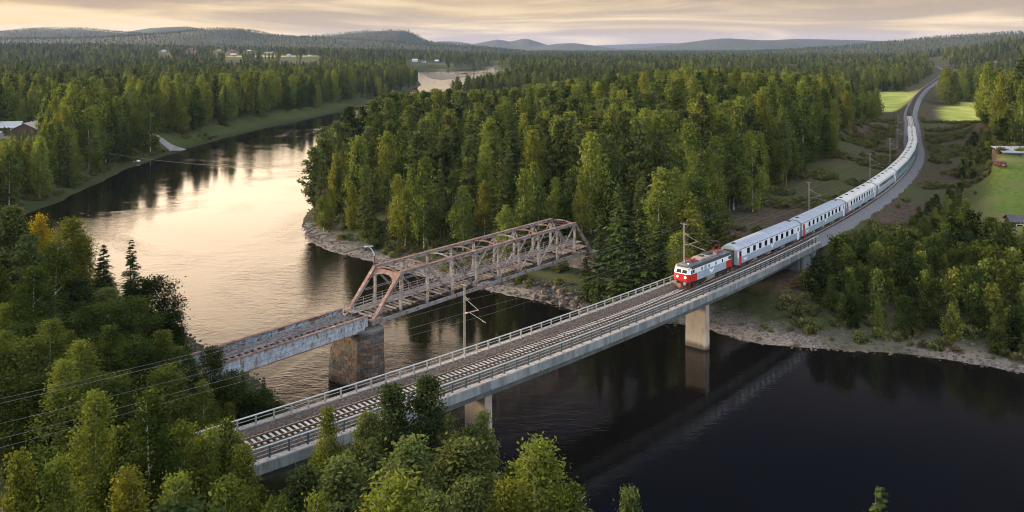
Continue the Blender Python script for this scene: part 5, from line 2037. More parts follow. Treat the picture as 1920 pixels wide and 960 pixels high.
# ---- foreground and near bank: kind, x, y, height of the top above the river, crown width, share of yellow
NEAR_TREES = [
('birch',-28.9,59.0,22.0,4.2,0.60),('birch',-24.9,59.0,22.1,4.6,0.75),('birch',-23.2,60.0,19.6,3.0,0.60),('birch',-28.9,50.0,22.2,3.4,0.45),('birch',-26.6,50.0,21.8,3.8,0.70),
('birch',-20.7,62.0,18.8,3.3,0.35),('birch',-21.5,61.0,18.7,2.7,0.30),('birch',-18.9,60.0,17.9,3.4,0.30),('birch',-13.8,64.0,18.9,3.0,0.55),('pine',-9.8,70.0,18.1,5.2,0.40),
('pine',-6.9,70.0,18.7,5.5,0.55),('pine',-11.5,68.0,16.7,4.2,0.30),('pine',-6.9,58.0,19.1,6.5,0.35),('pine',-2.4,70.0,15.9,4.2,0.30),('pine',-3.3,66.0,16.5,4.5,0.35),
('birch',1.8,56.0,20.0,6.7,0.60),('pine',6.9,50.0,20.0,2.3,0.40),('spruce',21.6,50.0,20.4,3.0,0.95),('birch',-13.2,48.0,20.5,3.3,0.90),('birch',-11.0,48.0,20.8,3.0,0.95),
('birch',-0.3,54.0,18.5,4.0,0.50),('pine',-11.6,58.0,17.9,4.7,0.30),('pine',-14.6,60.0,16.2,4.1,0.25),('birch',3.9,54.0,18.3,3.7,0.50),('spruce',20.2,49.0,19.6,1.2,0.90),
('birch',-23.4,52.0,20.2,3.9,0.50),('birch',-20.9,53.0,19.3,4.3,0.45),('birch',-18.1,54.0,18.5,4.4,0.35),('spruce',-25.1,55.0,19.7,3.1,0.20),('birch',-8.1,50.0,19.6,3.8,0.40),
('pine',-4.5,51.0,19.1,3.8,0.35),('pine',-2.8,55.0,18.0,3.8,0.30),('spruce',-52.6,118.0,19.4,6.3,0.30),('birch',-66.4,120.0,22.2,5.2,1.00),('birch',-60.3,117.0,22.4,9.5,0.65),
('pine',-66.8,114.0,24.4,7.8,0.15),('pine',-72.5,116.0,24.6,8.7,0.15),('pine',-63.4,112.0,21.1,7.0,0.20),('alder',-47.2,112.0,15.4,9.1,0.35),('alder',-44.1,110.0,11.6,5.5,0.30),
('spruce',-55.5,116.0,19.2,6.5,0.25),('birch',-59.1,110.0,20.6,7.6,0.40),('alder',-47.2,105.0,14.8,8.5,0.30),('alder',-49.1,100.0,15.4,8.1,0.75),('alder',-55.1,98.0,14.5,9.2,0.65),
('alder',-50.3,97.0,13.6,8.5,0.60),('alder',-42.9,104.0,9.9,6.5,0.30),('alder',-43.6,97.0,12.7,5.5,0.65),('pine',-57.2,113.0,15.3,7.8,0.20),('pine',-51.3,108.0,15.3,8.1,0.20),
('alder',-59.4,100.0,15.7,8.1,0.55),('spruce',-30.9,98.0,8.8,3.7,0.25),('alder',-34.3,97.0,11.7,3.6,0.40),('alder',-31.5,95.0,9.5,4.8,0.35),('alder',-27.9,95.0,7.4,5.3,0.30),
('alder',-35.0,94.0,10.5,5.3,0.30),('alder',-38.3,98.0,11.4,4.9,0.35),('spruce',-28.8,99.0,7.6,2.5,0.20),('alder',24.1,48.2,13.4,4.6,0.54),('birch',-85.9,137.1,17.9,6.2,0.50),
('alder',-92.9,136.3,11.0,3.7,0.30),('birch',-22.4,64.7,14.2,4.9,0.41),('alder',-23.8,68.2,12.5,4.3,0.21),('alder',18.4,44.6,20.2,7.0,0.53),('alder',3.4,66.7,9.8,3.3,0.27),
('alder',-60.7,128.4,11.4,3.9,0.42),('alder',-67.6,129.5,15.2,5.2,0.35),('spruce',-10.9,43.1,22.2,6.3,0.25),('alder',-70.7,131.7,14.1,4.8,0.35),('alder',17.8,54.4,9.1,3.0,0.10),
('birch',-32.6,43.6,13.6,4.6,0.12),('alder',0.1,66.2,13.6,4.7,0.29),('alder',-63.4,95.9,14.7,5.1,0.47),('pine',-3.3,45.2,18.2,6.3,0.34),('birch',-36.6,48.0,20.9,7.3,0.41),
('alder',6.1,63.6,10.5,3.5,0.22),('pine',-82.2,141.6,13.6,4.7,0.25),('alder',10.6,54.2,8.2,2.7,0.53),('birch',-13.7,55.1,11.2,3.8,0.52),('alder',-15.6,50.2,17.0,5.9,0.37),
('alder',-77.8,145.7,13.7,4.7,0.50),('birch',22.2,44.4,15.2,5.2,0.40),('birch',-18.1,63.4,11.8,4.0,0.18),('birch',-89.6,130.4,13.7,4.7,0.36),('alder',-65.6,106.7,19.0,6.6,0.39),
('birch',-75.0,121.9,18.6,6.5,0.21),('birch',-19.2,50.7,11.5,3.9,0.22),('alder',-98.5,145.7,16.1,5.5,0.45),('birch',-54.7,92.0,15.2,5.2,0.53),('birch',-22.6,44.2,12.8,4.4,0.43),
('alder',-71.4,138.5,10.7,3.6,0.44),('pine',-9.0,55.6,15.3,5.3,0.30),('alder',-80.5,131.0,12.7,4.3,0.28),('birch',-15.4,68.7,13.3,4.5,0.42),('alder',-79.5,116.2,16.5,5.7,0.30),
('alder',-64.5,88.9,16.9,5.8,0.25),('pine',-88.1,124.8,16.6,5.7,0.35),('alder',22.7,57.0,7.0,2.3,0.12),('birch',-61.1,86.1,17.4,6.0,0.31),('alder',-6.4,54.1,11.8,4.0,0.18),
('alder',-79.5,121.6,12.6,4.3,0.24),('pine',-72.2,125.0,15.3,5.3,0.32),('alder',0.6,79.0,7.3,2.4,0.16),('spruce',-49.1,70.8,12.0,3.4,0.43),('alder',27.5,66.5,8.3,2.8,0.36),
('alder',-34.6,54.8,18.6,6.5,0.35),('alder',-74.3,105.5,15.1,5.2,0.52),('alder',-32.1,91.4,7.9,2.6,0.31),('alder',-31.0,47.7,20.5,7.2,0.41),('birch',-81.0,118.6,20.1,7.0,0.26),
('alder',-2.2,73.7,7.6,2.5,0.40),('pine',3.6,44.7,12.6,4.3,0.45),('alder',-75.0,147.9,12.9,4.4,0.15),('spruce',-10.4,63.5,17.0,4.9,0.44),('birch',-57.0,85.8,14.8,5.1,0.40),
('spruce',-69.0,126.9,15.9,4.5,0.39),('spruce',-55.7,103.2,18.3,5.2,0.14),('pine',0.7,45.4,16.8,5.8,0.38),('spruce',-58.6,121.2,15.1,4.3,0.53),('alder',25.0,53.5,9.8,3.3,0.49),
('pine',-3.6,60.1,17.9,6.2,0.11),('alder',-18.9,71.7,8.2,2.7,0.46),('pine',-81.6,127.5,20.5,7.2,0.49),('alder',-63.5,141.5,6.7,2.2,0.28),('pine',-27.7,63.9,14.8,5.1,0.23),
('alder',0.5,72.0,10.6,3.6,0.38),('birch',-64.2,99.7,11.8,4.0,0.44),('spruce',-88.7,136.3,17.2,4.9,0.32),('alder',3.5,61.3,13.3,4.5,0.17),('birch',-43.3,106.7,10.4,3.5,0.29),
('birch',-91.3,149.8,12.7,4.3,0.46),('alder',-56.6,100.7,19.8,6.9,0.32),('alder',26.3,60.0,11.9,4.0,0.11),('birch',-13.0,77.8,10.2,3.4,0.38),('alder',-6.3,47.5,22.0,7.7,0.19),
('alder',-29.5,89.0,8.7,2.9,0.51),('birch',-59.9,113.1,19.0,6.6,0.17),('spruce',-9.8,81.0,10.3,3.0,0.29),('birch',-60.2,93.9,15.3,5.3,0.30),('pine',-84.1,125.5,16.1,5.5,0.54),
('alder',0.5,75.5,8.8,2.9,0.37),('alder',-74.7,130.2,14.6,5.0,0.42),('alder',-20.0,67.5,11.1,3.7,0.29),('alder',30.5,67.7,8.1,2.7,0.22),('alder',-72.3,142.5,14.2,4.9,0.34),
('birch',-85.8,131.1,17.3,6.0,0.36),('birch',-41.3,78.5,17.0,5.9,0.12),('alder',4.8,57.8,13.3,4.5,0.31),('birch',14.5,44.2,15.1,5.2,0.21),('alder',-11.7,75.6,12.7,4.3,0.14),
('birch',-55.7,95.3,13.4,4.6,0.37),('alder',-57.2,90.8,16.5,5.7,0.29),('birch',-36.9,82.2,12.1,4.1,0.35),('spruce',-26.2,66.0,14.3,4.1,0.15),('birch',-25.7,45.5,18.9,6.6,0.12),
('alder',-81.3,124.9,11.5,3.9,0.55),('birch',-32.2,83.7,11.8,4.0,0.12),('birch',-67.2,100.7,20.7,7.2,0.27),('birch',-52.1,112.8,11.9,4.0,0.20),('alder',-46.5,99.5,6.8,2.2,0.16),
('birch',-78.1,134.8,17.0,5.9,0.11),('birch',-74.4,134.5,17.0,5.9,0.26),('pine',0.4,48.1,14.8,5.1,0.44),('alder',-90.2,127.6,17.3,6.0,0.46),('alder',5.5,70.3,8.1,2.7,0.40),
('alder',7.9,66.5,7.5,2.5,0.20),('alder',9.2,56.7,13.5,4.6,0.19),('alder',-21.8,57.4,13.1,4.5,0.42),('spruce',-68.6,123.7,18.8,5.3,0.54),('pine',12.6,49.4,11.0,3.7,0.22),
('pine',-18.3,46.7,20.7,7.2,0.52),('birch',-12.9,52.0,17.1,5.9,0.26),('alder',-94.6,141.7,12.0,4.1,0.36),('alder',-57.9,105.6,13.3,4.5,0.31),('birch',-30.5,55.2,19.7,6.8,0.51),
('alder',-62.2,139.2,6.9,2.3,0.20),('spruce',-84.1,134.2,17.8,5.1,0.13),('alder',-63.1,93.2,14.4,5.0,0.22),('birch',-30.4,52.2,17.0,5.9,0.29),('birch',-7.9,66.5,14.0,4.8,0.33),
('alder',-51.5,121.8,8.3,2.7,0.47),('pine',-33.5,48.4,16.4,5.7,0.12),('pine',-98.0,149.7,15.2,5.2,0.33),('birch',-0.4,57.6,11.6,3.9,0.18),('alder',-77.4,142.3,12.0,4.1,0.22),
('pine',-72.7,109.3,11.3,3.8,0.15),('spruce',-79.0,148.4,10.7,3.1,0.11),('alder',-5.5,82.1,8.8,2.9,0.47),
('alder',-50.6,88.0,15.5,8.2,0.40),
('birch',-48.7,90.0,17.0,6.8,0.35),
('alder',-43.5,86.0,16.2,8.1,0.35),
('birch',-43.4,92.0,15.8,6.9,0.40),
('alder',-39.7,90.0,15.1,7.3,0.30),
('birch',-38.4,93.0,14.9,5.8,0.35),
('alder',-36.2,92.0,13.2,4.6,0.30),
('pine',-34.3,90.0,13.2,4.5,0.25),
('alder',-52.7,86.0,17.2,8.1,0.30),
('alder',-34.1,84.0,14.2,6.3,0.20),
('alder',-38.0,80.0,15.2,7.5,0.20),
('alder',-43.5,80.0,14.8,8.0,0.20),
('alder',-31.9,88.0,11.4,5.0,0.25),
('birch',-28.5,62.0,18.3,4.3,0.50),
('birch',-26.0,63.0,17.4,4.3,0.35),
('birch',-23.6,62.0,18.3,3.9,0.45),
('alder',-27.5,63.0,15.9,4.7,0.30),
('birch',-22.3,61.0,17.9,3.8,0.35),
('alder',-21.1,62.0,16.8,3.5,0.30),
('pine',-27.9,60.0,16.6,4.1,0.25),
('birch',-20.8,64.0,16.9,3.2,0.40)]


FRONT_LABELS = {
    0: 'pointed yellow-green birch, left one of the tall pair at the lower left', 1: 'pointed yellow-green birch, right one of the tall pair at the lower left', 2: 'slim yellow birch leaning on the right of the pointed pair', 3: 'low rounded birch top at the lower left edge',
    4: 'wide birch top below the two pointed birches', 5: 'green birch in front of the near left end of the bridge railing', 6: 'slim green birch touching the left end of the bridge railing', 7: 'green birch right beside the first visible sleepers of the bridge',
    8: 'narrow column-shaped birch standing alone before the bridge sleepers', 9: 'pine with broad crown hiding the bridge deck, left of the tallest pine', 10: 'tallest pine in front of the bridge deck left of the concrete pier', 11: 'darker pine on the left of the two pines before the bridge deck',
    12: 'big bushy pine below the two pines before the bridge deck', 13: 'slender pine whose tip touches the foot of the nearer concrete pier', 14: 'dark dense pine just left of the nearer concrete pier', 15: 'large yellow-flecked birch at the bottom centre against the black water',
    16: 'pine top with upright shoots at the bottom edge right of the big birch', 17: 'lone yellowish spruce tip rising from the bottom edge against the dark river', 18: 'bright yellow-green birch top at the bottom edge under the column-shaped birch', 19: 'brightest yellow-green birch top at the bottom edge beside its twin',
    24: 'tiny yellowish spruce tip at the bottom edge next to the lone spruce', 32: 'tall slender spruce outlined against the bright river on the left', 33: 'golden yellow birch against the river on the far left', 34: 'airy yellow-green birch with see-through crown against the bright river',
    35: 'tall dark pine at the left edge above the near bank', 38: 'dense round dark green tree against the bright river, left of the girder span', 50: 'small dark spruce standing in front of the white girder'}
ALIKE = {'birch': 'green and yellow birch', 'pine': 'dark bushy pine', 'spruce': 'dark spruce', 'alder': 'leafy round alder'}
for i, (kind, x, y, zt, wd, tn) in enumerate(NEAR_TREES):
    zg = gz(x, y)
    zg = max(zg, 0.2)
    k2 = 'gold' if (kind == 'birch' and tn >= 0.88 and i == 33) else kind
    lb = FRONT_LABELS.get(i)
    by_ = 604.42 - math.sqrt(706.0 ** 2 - (x + 496.45) ** 2)
    nn_ = (x - OB.x) * ON.x + (y - OB.y) * ON.y
    where = 'in front of the near end of the concrete bridge' if y < by_ else ('between the girder span and the concrete bridge' if nn_ > -3 else 'beyond the girder span on the near left bank')
    if kind == 'alder' and (y < by_ or i % 5 < 2):
        kind = k2 = 'birch'
    wd = wd * (2.0 if i == 17 else 0.85 if i in (13, 14) else 1.12 if 9 <= i <= 12 else 1.4 if y < 67 and i not in (8,) else 1.25 if y < 75 else 1.1)
    tree(k2, x, y, zg, max(2.5, zt - zg), wd, lb or ALIKE[kind] + ' ' + where, None if lb else kind + ' trees ' + where, 'near')

POINT_TREES = [
    ('spruce', 18.4, 148.0, 22.5, 9.0, 'broad dark spruce hiding the forest end of the truss bridge'), ('spruce', 22.2, 146.8, 19.5, 9.0, 'second dark spruce right of the truss end, nearer to the concrete bridge'),
    ('spruce', 15.3, 149.8, 16.5, 6.0, 'smaller spruce pressed against the end post of the truss'), ('spruce', 13.3, 150.6, 10.5, 4.6, 'young spruce in front of the last truss panel'), ('spruce', 25.6, 147.5, 16.0, 7.5, 'spruce right of the pair at the truss end'), ('spruce', 21.0, 164, 19.0, 7.0, 'spruce standing behind the two at the truss end'),
    ('birch', 27.5, 160, 20.5, 7.5, 'tall light birch right of the dark spruces at the truss end'), ('birch', 32.5, 158, 19.0, 7.5, 'full green birch just left of the locomotive mast'), ('birch', 36.5, 168, 20.0, 7.0, 'birch behind the locomotive mast'),
    ('birch', 29.5, 168, 22.0, 7.0, 'tall birch second row behind the spruces at the truss end'), ('birch', 40.5, 172, 18.5, 6.5, 'birch at the clearing behind the first carriage'), ('spruce', 33.0, 151.5, 13.0, 5.5, 'young spruce just behind the bridge parapet left of the locomotive'),
    ('birch', 29.0, 148.5, 13.5, 5.5, 'leafy young birch behind the bridge parapet near the stone bank'), ('birch', 9.0, 178, 18.5, 3.6, 'slim yellow birch rising behind the far top corner of the truss'), ('birch', -12, 200, 17.0, 5.5, 'yellow-flecked birch above the middle of the truss'),
    ('spruce', 24.0, 171, 20.5, 7.5, 'dark spruce in the shade behind the truss end'),
    ('birch', 35.0, 268, 32.0, 9.5, 'tallest light birch in the middle of the wooded point'), ('birch', 40.0, 265, 29.0, 9.0, 'broad weeping birch right of the tallest one on the wooded point'), ('birch', 30.5, 262, 26.5, 8.0, 'birch left of the tallest one on the wooded point'),
    ('birch', 19.5, 245, 23.5, 8.5, 'pale round birch in front of the tallest birches'), ('birch', 24.5, 243, 22.0, 8.5, 'bushy birch in front of the tallest birches, right of the pale round one'), ('birch', 6.5, 232, 19.5, 7.0, 'light birch above the truss middle, left of the weeping ones'),
    ('pine', -51.5, 222, 19.5, 6.5, 'pine leaning over the tip of the wooded point, outlined against the river'), ('pine', -53.0, 236, 20.5, 6.5, 'dark pine on the river side of the wooded point, outlined against the bright water'),
    ('spruce', -56.5, 252, 20.0, 6.0, 'spruce at the water line on the river side of the wooded point'), ('pine', -59.0, 268, 20.5, 7.0, 'broad pine at the water line farther up the wooded point'), ('birch', -60.5, 285, 18.5, 6.5, 'birch at the water line farther up the wooded point'),
    ('pine', -62.5, 305, 19.0, 6.5, 'pine where the wooded point meets the upper river'), ('spruce', -48.5, 216, 15.5, 5.0, 'spruce just inside the tip of the wooded point'), ('birch', -46.0, 208.5, 9.5, 4.5, 'bushy low birch above the driftwood at the tip of the point'),
    ('birch', -64.5, 330, 17.0, 7.0, 'round birch on the upper river side of the wooded point'), ('spruce', -66.0, 352, 17.5, 6.0, 'far spruce on the upper river side of the wooded point'), ('birch', -40.5, 238, 15.5, 6.5, 'yellow-green birch near the tip of the wooded point'), ('birch', -35, 214, 12.5, 5.0, 'low leafy birch on the shore of the wooded point')]
for kind, x, y, zt, wd, lb in POINT_TREES:
    zg = gz(x, y)
    tree(kind, x, y, zg - 0.1, zt - zg, wd, lb, None, 'mid')

# ---------------------------------------------------------------- forests beyond
P_x, P_y, P_sp = [], [], []
for y0, y1, sp_ in ((112, 260, 5.5), (260, 420, 6.2), (420, 800, 7.4), (800, 1500, 9.0), (1500, 2700, 14.0), (2700, 5400, 20.0)):
    ys = np.arange(y0, y1, sp_)
    for yy in ys:
        hw = 0.64 * yy + 25
        xs = np.arange(-hw, hw, sp_)
        P_x.append(xs + rng.uniform(-.48, .48, len(xs)) * sp_)
        P_y.append(yy + rng.uniform(-.48, .48, len(xs)) * sp_)
        P_sp.append(np.full(len(xs), sp_))
bgx, bgy = np.meshgrid(np.arange(24, 150, 3.6), np.arange(112, 262, 3.6))
bgx = bgx.ravel() + rng.uniform(-1.6, 1.6, bgx.size)
bgy = bgy.ravel() + rng.uniform(-1.6, 1.6, bgy.size)
P_x.append(bgx)
P_y.append(bgy)
P_sp.append(np.full(len(bgx), -1.0))
P_x, P_y, P_sp = np.concatenate(P_x), np.concatenate(P_y), np.concatenate(P_sp)
dv = sdf(RIVER, P_x, P_y)
ts, to = track_off(P_x, P_y)
fm = np.full(len(P_x), 1e9)
for p in FIELDS + [LAWN]:
    fm = np.minimum(fm, sdf(p, P_x, P_y))
ao = np.abs(to)
keep = (dv > np.where(P_x > 20, 5.5, 4.0)) & (fm > 3) & ~((P_y < 216) & (P_x < -12) & (P_x < -0.30 * P_y + 22) & (dv > 0) & (P_y < 205))
# near bank is planted by hand
near_bank = (P_y < 210) & (P_x - (-128 + (210 - P_y) * 0.98) < 0)
keep &= ~near_bank
left_bank = (P_x < -100) & (P_y < 700)
right = (to > 0) & (ts > 100)
pen = ~left_bank & ~right & (P_y < 700)
corr = np.where(right, 8 + 8 * vnoise(P_x, P_y, 25, 21), 21 + 7 * vnoise(P_x, P_y, 18, 22))
corr = np.where(P_y > 430, 16, corr)
keep &= (P_sp > 0) | (right & (P_x < 0.42 * P_y + 45))
keep &= ~((ts > 118) & (ts < 150) & (to > 0) & (to < 9))
keep &= ~((ts > 110) & (ao < np.where(right & (dv < 34) & (ts < 142), 6.0, corr)))
# clear water line in front of the truss and the shore of the point
keep &= ~((pen) & (P_y < 260) & (dv < 4.5))
tb_t = (P_x - OB.x) * OT.x + (P_y - OB.y) * OT.y
tb_n = (P_x - OB.x) * ON.x + (P_y - OB.y) * ON.y
keep &= ~((tb_t > -5) & (tb_t < 62) & (tb_n > -13) & (tb_n < 9))
keep &= ~((tb_t > 60) & (tb_t < 90) & (tb_n > -9) & (tb_n < 0.5))
keep &= ~((tb_t < 60) & (tb_n > 0) & (tb_t > 20) & (P_y < 160))
for pt_ in POINT_TREES:
    keep &= (P_x - pt_[1]) ** 2 + (P_y - pt_[2]) ** 2 > 4.0
keep &= ~(left_bank & (dv < 5 + 9 * smooth(P_y, 340, 420)))
# houses keep their space
for hx, hy, hr in ((104, 174, 9), (141, 233, 15), (122, 213, 7), (-262, 462, 13), (-228, 404, 9), (-241, 408, 8), (-224, 366, 7), (-168, 394, 10), (-158, 385, 10), (-150, 372, 9), (-146, 335, 5)):
    keep &= (P_x - hx) ** 2 + (P_y - hy) ** 2 > hr ** 2
for v_ in village:
    keep &= ~((np.abs(P_x - v_[0] * (P_y / v_[1])) < 17) & (P_y > v_[1] - 700) & (P_y < v_[1] + 12))
for hx, hy in ((-228, 404), (-262, 462), (-224, 366)):
    keep &= ~((np.abs(P_x - hx * (P_y / hy)) < 7) & (P_y > hy - 28) & (P_y < hy))
keep &= ~((np.abs(P_x - 104 * (P_y / 174)) < 5) & (P_y > 150) & (P_y < 174))
keep &= ~((P_x / P_y > 0.482) & (P_x / P_y < np.where(P_y > 320, 0.552, 0.525)) & (P_y > 215) & (P_y < 560))
for py_ in PY:
    keep &= ~((np.abs(P_x - py_[0] * (P_y / py_[1])) < 8) & (P_y > py_[1] - 60) & (P_y < py_[1]))
bn = vnoise(P_x, P_y, 120, 31)
keep &= ~((P_y > 900) & (bn > 0.80))
P_x, P_y, P_sp, dv, ts, to, left_bank, right, pen = [a[keep] for a in (P_x, P_y, P_sp, dv, ts, to, left_bank, right, pen)]
ao = np.abs(to)
P_z = ground(P_x, P_y)
nP = len(P_x)
rr = rng.uniform(0, 1, nP)
patch = vnoise(P_x, P_y, 38, 41)
patch2 = vnoise(P_x, P_y, 90, 42)
KIND = np.empty(nP, dtype='<U8')
hgt = np.empty(nP)
# the wooded point: mixed, birches along the clearing and a few on the shore
edge = pen & (ao < 50) & (ts > 100)
pb = np.where(edge, 0.62, 0.24 + 0.25 * (patch > 0.6))
psp = np.where(patch2 > 0.45, 0.58, 0.36)
pb = np.where(pen, np.minimum(0.72, pb + 0.08 + 0.30 * smooth(P_x, 10, 55)), pb)
pb = np.where(left_bank & (dv < 75), 0.80, pb)
pb = np.where(left_bank & (dv >= 75), 0.22 + 0.4 * (patch > 0.62), pb)
pb = np.where(right, 0.70, pb)
pb = np.where(P_y > 700, 0.14 + 0.35 * (patch2 > 0.62), pb)
KIND[:] = 'pine'
KIND[rr < pb + psp * (1 - pb) * 1.25] = 'spruce'
KIND[rr < pb] = 'birch'
hgt[:] = rng.uniform(12.5, 24.0, nP) * (0.86 + 0.28 * patch)
hgt = np.where(left_bank & (dv < 70), hgt * 1.05, hgt)
hgt = np.where(P_y > 700, hgt * 0.78, hgt)
hgt = np.where(P_y > 2700, hgt * 0.75, hgt)
hgt = np.where(KIND == 'pine', hgt * 1.06, hgt)
hgt = np.where(KIND == 'spruce', hgt * rng.uniform(0.75, 1.28, nP), hgt)
hgt = np.where(pen & (dv < 16), hgt * rng.uniform(0.5, 1.0, nP), hgt)
hgt = np.where(edge & (ao < 32), hgt * rng.uniform(0.55, 0.9, nP), hgt)
hgt = np.where(P_y > 700, hgt * 0.95, hgt)
# bushy right-hand slope: low alders and young birches near the line and the river
bush = right & (P_y < 330) & (P_x < 0.42 * P_y + 45)
tallr = right & ~bush
KIND[bush] = np.where(rr[bush] < 0.45, 'alder', np.where(rr[bush] < 0.88, 'sapling', 'birch'))
near_river = right & (dv < 34)
hgt[bush] = rng.uniform(4.2, 8.6, bush.sum()) * (0.42 + 0.75 * smooth(ao[bush], 14, 34)) * (0.8 + 0.4 * patch[bush])
hgt[bush & (KIND == 'birch')] *= 1.25
nb_ = bush & near_river
hgt[nb_] = rng.uniform(4.0, 8.5, nb_.sum()) * (0.6 + 0.4 * smooth(dv[nb_], 3, 14))
front_lawn = bush & (P_x > 84) & (P_y > 150) & (P_y < 172)
hgt[front_lawn] *= 0.6
thin = np.ones(nP, bool)
thin &= ~(bush & (rng.uniform(0, 1, nP) < np.where((ao < 26) & ~near_river, 0.25, 0.03)))
shore_b = pen & (dv < 7.5) & (P_y < 300) & (P_x > -40)
hgt[shore_b] = rng.uniform(2, 6, shore_b.sum())
KIND[shore_b & (KIND == 'pine')] = 'alder'

azm = P_x / P_y
low = np.interp(azm, [-0.61, -0.555, -0.54, -0.2, -0.19, -0.12, -0.02, 0.03, 0.12, 0.2, 0.3, 0.40, 0.43, 0.5], [0.108, 0.108, 0.03, 0.03, 0.050, 0.050, 0.050, 0.042, 0.033, 0.022, 0.023, 0.036, 0.042, 0.03])
sight = CAM_Z - (low + 0.010 * rng.uniform(0, 1, nP)) * P_y
cap_z = (pen & (P_y > 300)) | (left_bank & (azm < -0.545) & (P_y < 400))
hgt = np.where(cap_z, np.minimum(hgt, np.maximum(sight - P_z, 4.0)), hgt)
u_ = P_x / P_y
vis = (np.abs(u_) < 0.63)
ztop = P_z + hgt
# rough view cone of the camera; trees fully outside it are left out
keep = thin & (np.abs(u_) < 0.66)
P_x, P_y, P_z, hgt, KIND, left_bank, right, pen, dv, ao, vis, bush, edge, ts = [a[keep] for a in (P_x, P_y, P_z, hgt, KIND, left_bank, right, pen, dv, ao, vis, bush, edge, ts)]
nP = len(P_x)
size = hgt / np.hypot(P_x, P_y)
single = np.zeros(nP, bool)
NEARCOUNT = {k: sum(1 for t_ in NEAR_TREES if t_[0] == k) for k in ('spruce', 'pine', 'birch', 'alder')}
for k in ('spruce', 'pine', 'birch', 'alder', 'sapling'):
    idx = np.where((KIND == k) & vis & (P_y < 700))[0]
    idx = idx[np.argsort(-size[idx])][:296 - NEARCOUNT.get(k, 0)]
    single[idx] = True
PLUR = {'spruce': 'spruces', 'pine': 'pines', 'birch': 'birches', 'alder': 'alders', 'sapling': 'young birches'}
ADJ = {'spruce': 'dark pointed spruce', 'pine': 'round-topped pine', 'birch': 'light green birch', 'alder': 'bushy alder', 'sapling': 'slim young birch'}


def place_words(i):
    if left_bank[i]:
        return ('at the grassy edge of the left river bank' if dv[i] < 45 else 'deeper in the forest behind the left river bank') if P_y[i] > 300 else 'on the dark shore of the left bank opposite the wooded point'
    if right[i]:
        if dv[i] < 34:
            return 'on the slope above the pale right-hand shore'
        return 'in the strip just right of the railway' if ao[i] < 30 else ('around the lawn with the small cabin' if P_y[i] < 235 else 'in the woods between lawn and far fields')
    if dv[i] < 14 and P_y[i] < 260:
        return 'on the stony edge of the wooded point'
    if ao[i] < 45 and ts[i] > 100:
        return 'along the cleared strip left of the railway'
    if P_y[i] < 235:
        return 'behind the truss bridge on the wooded point'
    return 'in the middle of the wooded point' if P_y[i] < 330 else 'at the far back of the wooded point'


for i in np.where(single)[0]:
    k = KIND[i]
    sz_ = 'tall ' if hgt[i] > 17.5 else ('' if hgt[i] > 9 else 'low ')
    pw = place_words(i)
    tree(k, P_x[i], P_y[i], P_z[i] - 0.1, hgt[i], None, sz_ + ADJ[k] + ' ' + pw, sz_ + PLUR[k] + ' ' + pw, 'mid')


def scatter(name, meshes, xyz, scale, rot, var, kind='stuff', squash=None):
    """one object: a cloud of points, each grown into a copy of one of the given meshes by geometry nodes"""
    me = bpy.data.meshes.new(name)
    n_ = len(xyz)
    me.vertices.add(n_)
    me.vertices.foreach_set('co', np.asarray(xyz, np.float32).ravel())
    for nm, typ, val in (('siz', 'FLOAT', scale), ('rot', 'FLOAT', rot), ('var', 'INT', var)):
        a = me.attributes.new(nm, typ, 'POINT')
        a.data.foreach_set('value', np.asarray(val, np.float32 if typ == 'FLOAT' else np.int32))
    o = link(bpy.data.objects.new(name, me))
    o['kind'] = kind
    ng = bpy.data.node_groups.new(name, 'GeometryNodeTree')
    ng.interface.new_socket('Geometry', in_out='INPUT', socket_type='NodeSocketGeometry')
    ng.interface.new_socket('Geometry', in_out='OUTPUT', socket_type='NodeSocketGeometry')
    t = NT(ng)
    gi = t.node('NodeGroupInput')
    gout = t.node('NodeGroupOutput')
    m2p = t.node('GeometryNodeMeshToPoints')
    t.l.new(gi.outputs[0], m2p.inputs[0])

    def attr(nm, typ):
        nd = t.node('GeometryNodeInputNamedAttribute', data_type=typ)
        nd.inputs[0].default_value = nm
        return nd.outputs[0]
    a_s, a_r, a_v = attr('siz', 'FLOAT'), attr('rot', 'FLOAT'), attr('var', 'INT')
    cr = t.node('ShaderNodeCombineXYZ')
    t.l.new(a_r, cr.inputs[2])
    jn = t.node('GeometryNodeJoinGeometry')
    for k, src in enumerate(meshes):
        oi = t.node('GeometryNodeObjectInfo')
        oi.transform_space = 'ORIGINAL'
        oi.inputs[0].default_value = src
        oi.inputs[1].default_value = False
        cmp_ = t.node('FunctionNodeCompare', data_type='INT', operation='EQUAL')
        t.l.new(a_v, [s for s in cmp_.inputs if s.type == 'INT'][0])
        [s for s in cmp_.inputs if s.type == 'INT'][1].default_value = k
        ip = t.node('GeometryNodeInstanceOnPoints')
        t.l.new(m2p.outputs[0], ip.inputs['Points'])
        t.l.new(cmp_.outputs[0], ip.inputs['Selection'])
        t.l.new(oi.outputs['Geometry'], ip.inputs['Instance'])
        t.l.new(cr.outputs[0], ip.inputs['Rotation'])
        t.l.new(a_s, ip.inputs['Scale'])
        t.l.new(ip.outputs[0], jn.inputs[0])
    t.l.new(jn.outputs[0], gout.inputs[0])
    md = o.modifiers.new('scatter', 'NODES')
    md.node_group = ng
    return o


# crowns already standing in the scene serve as the pattern for the rest of the forest
first_of = {}
for o in COL.objects:
    if o.name.startswith('crown'):
        first_of.setdefault(o.data.name, o)


def srcs(kind):
    return [first_of[c[0].name] for c in LIB[(kind, 'mid')] if c[0].name in first_of]


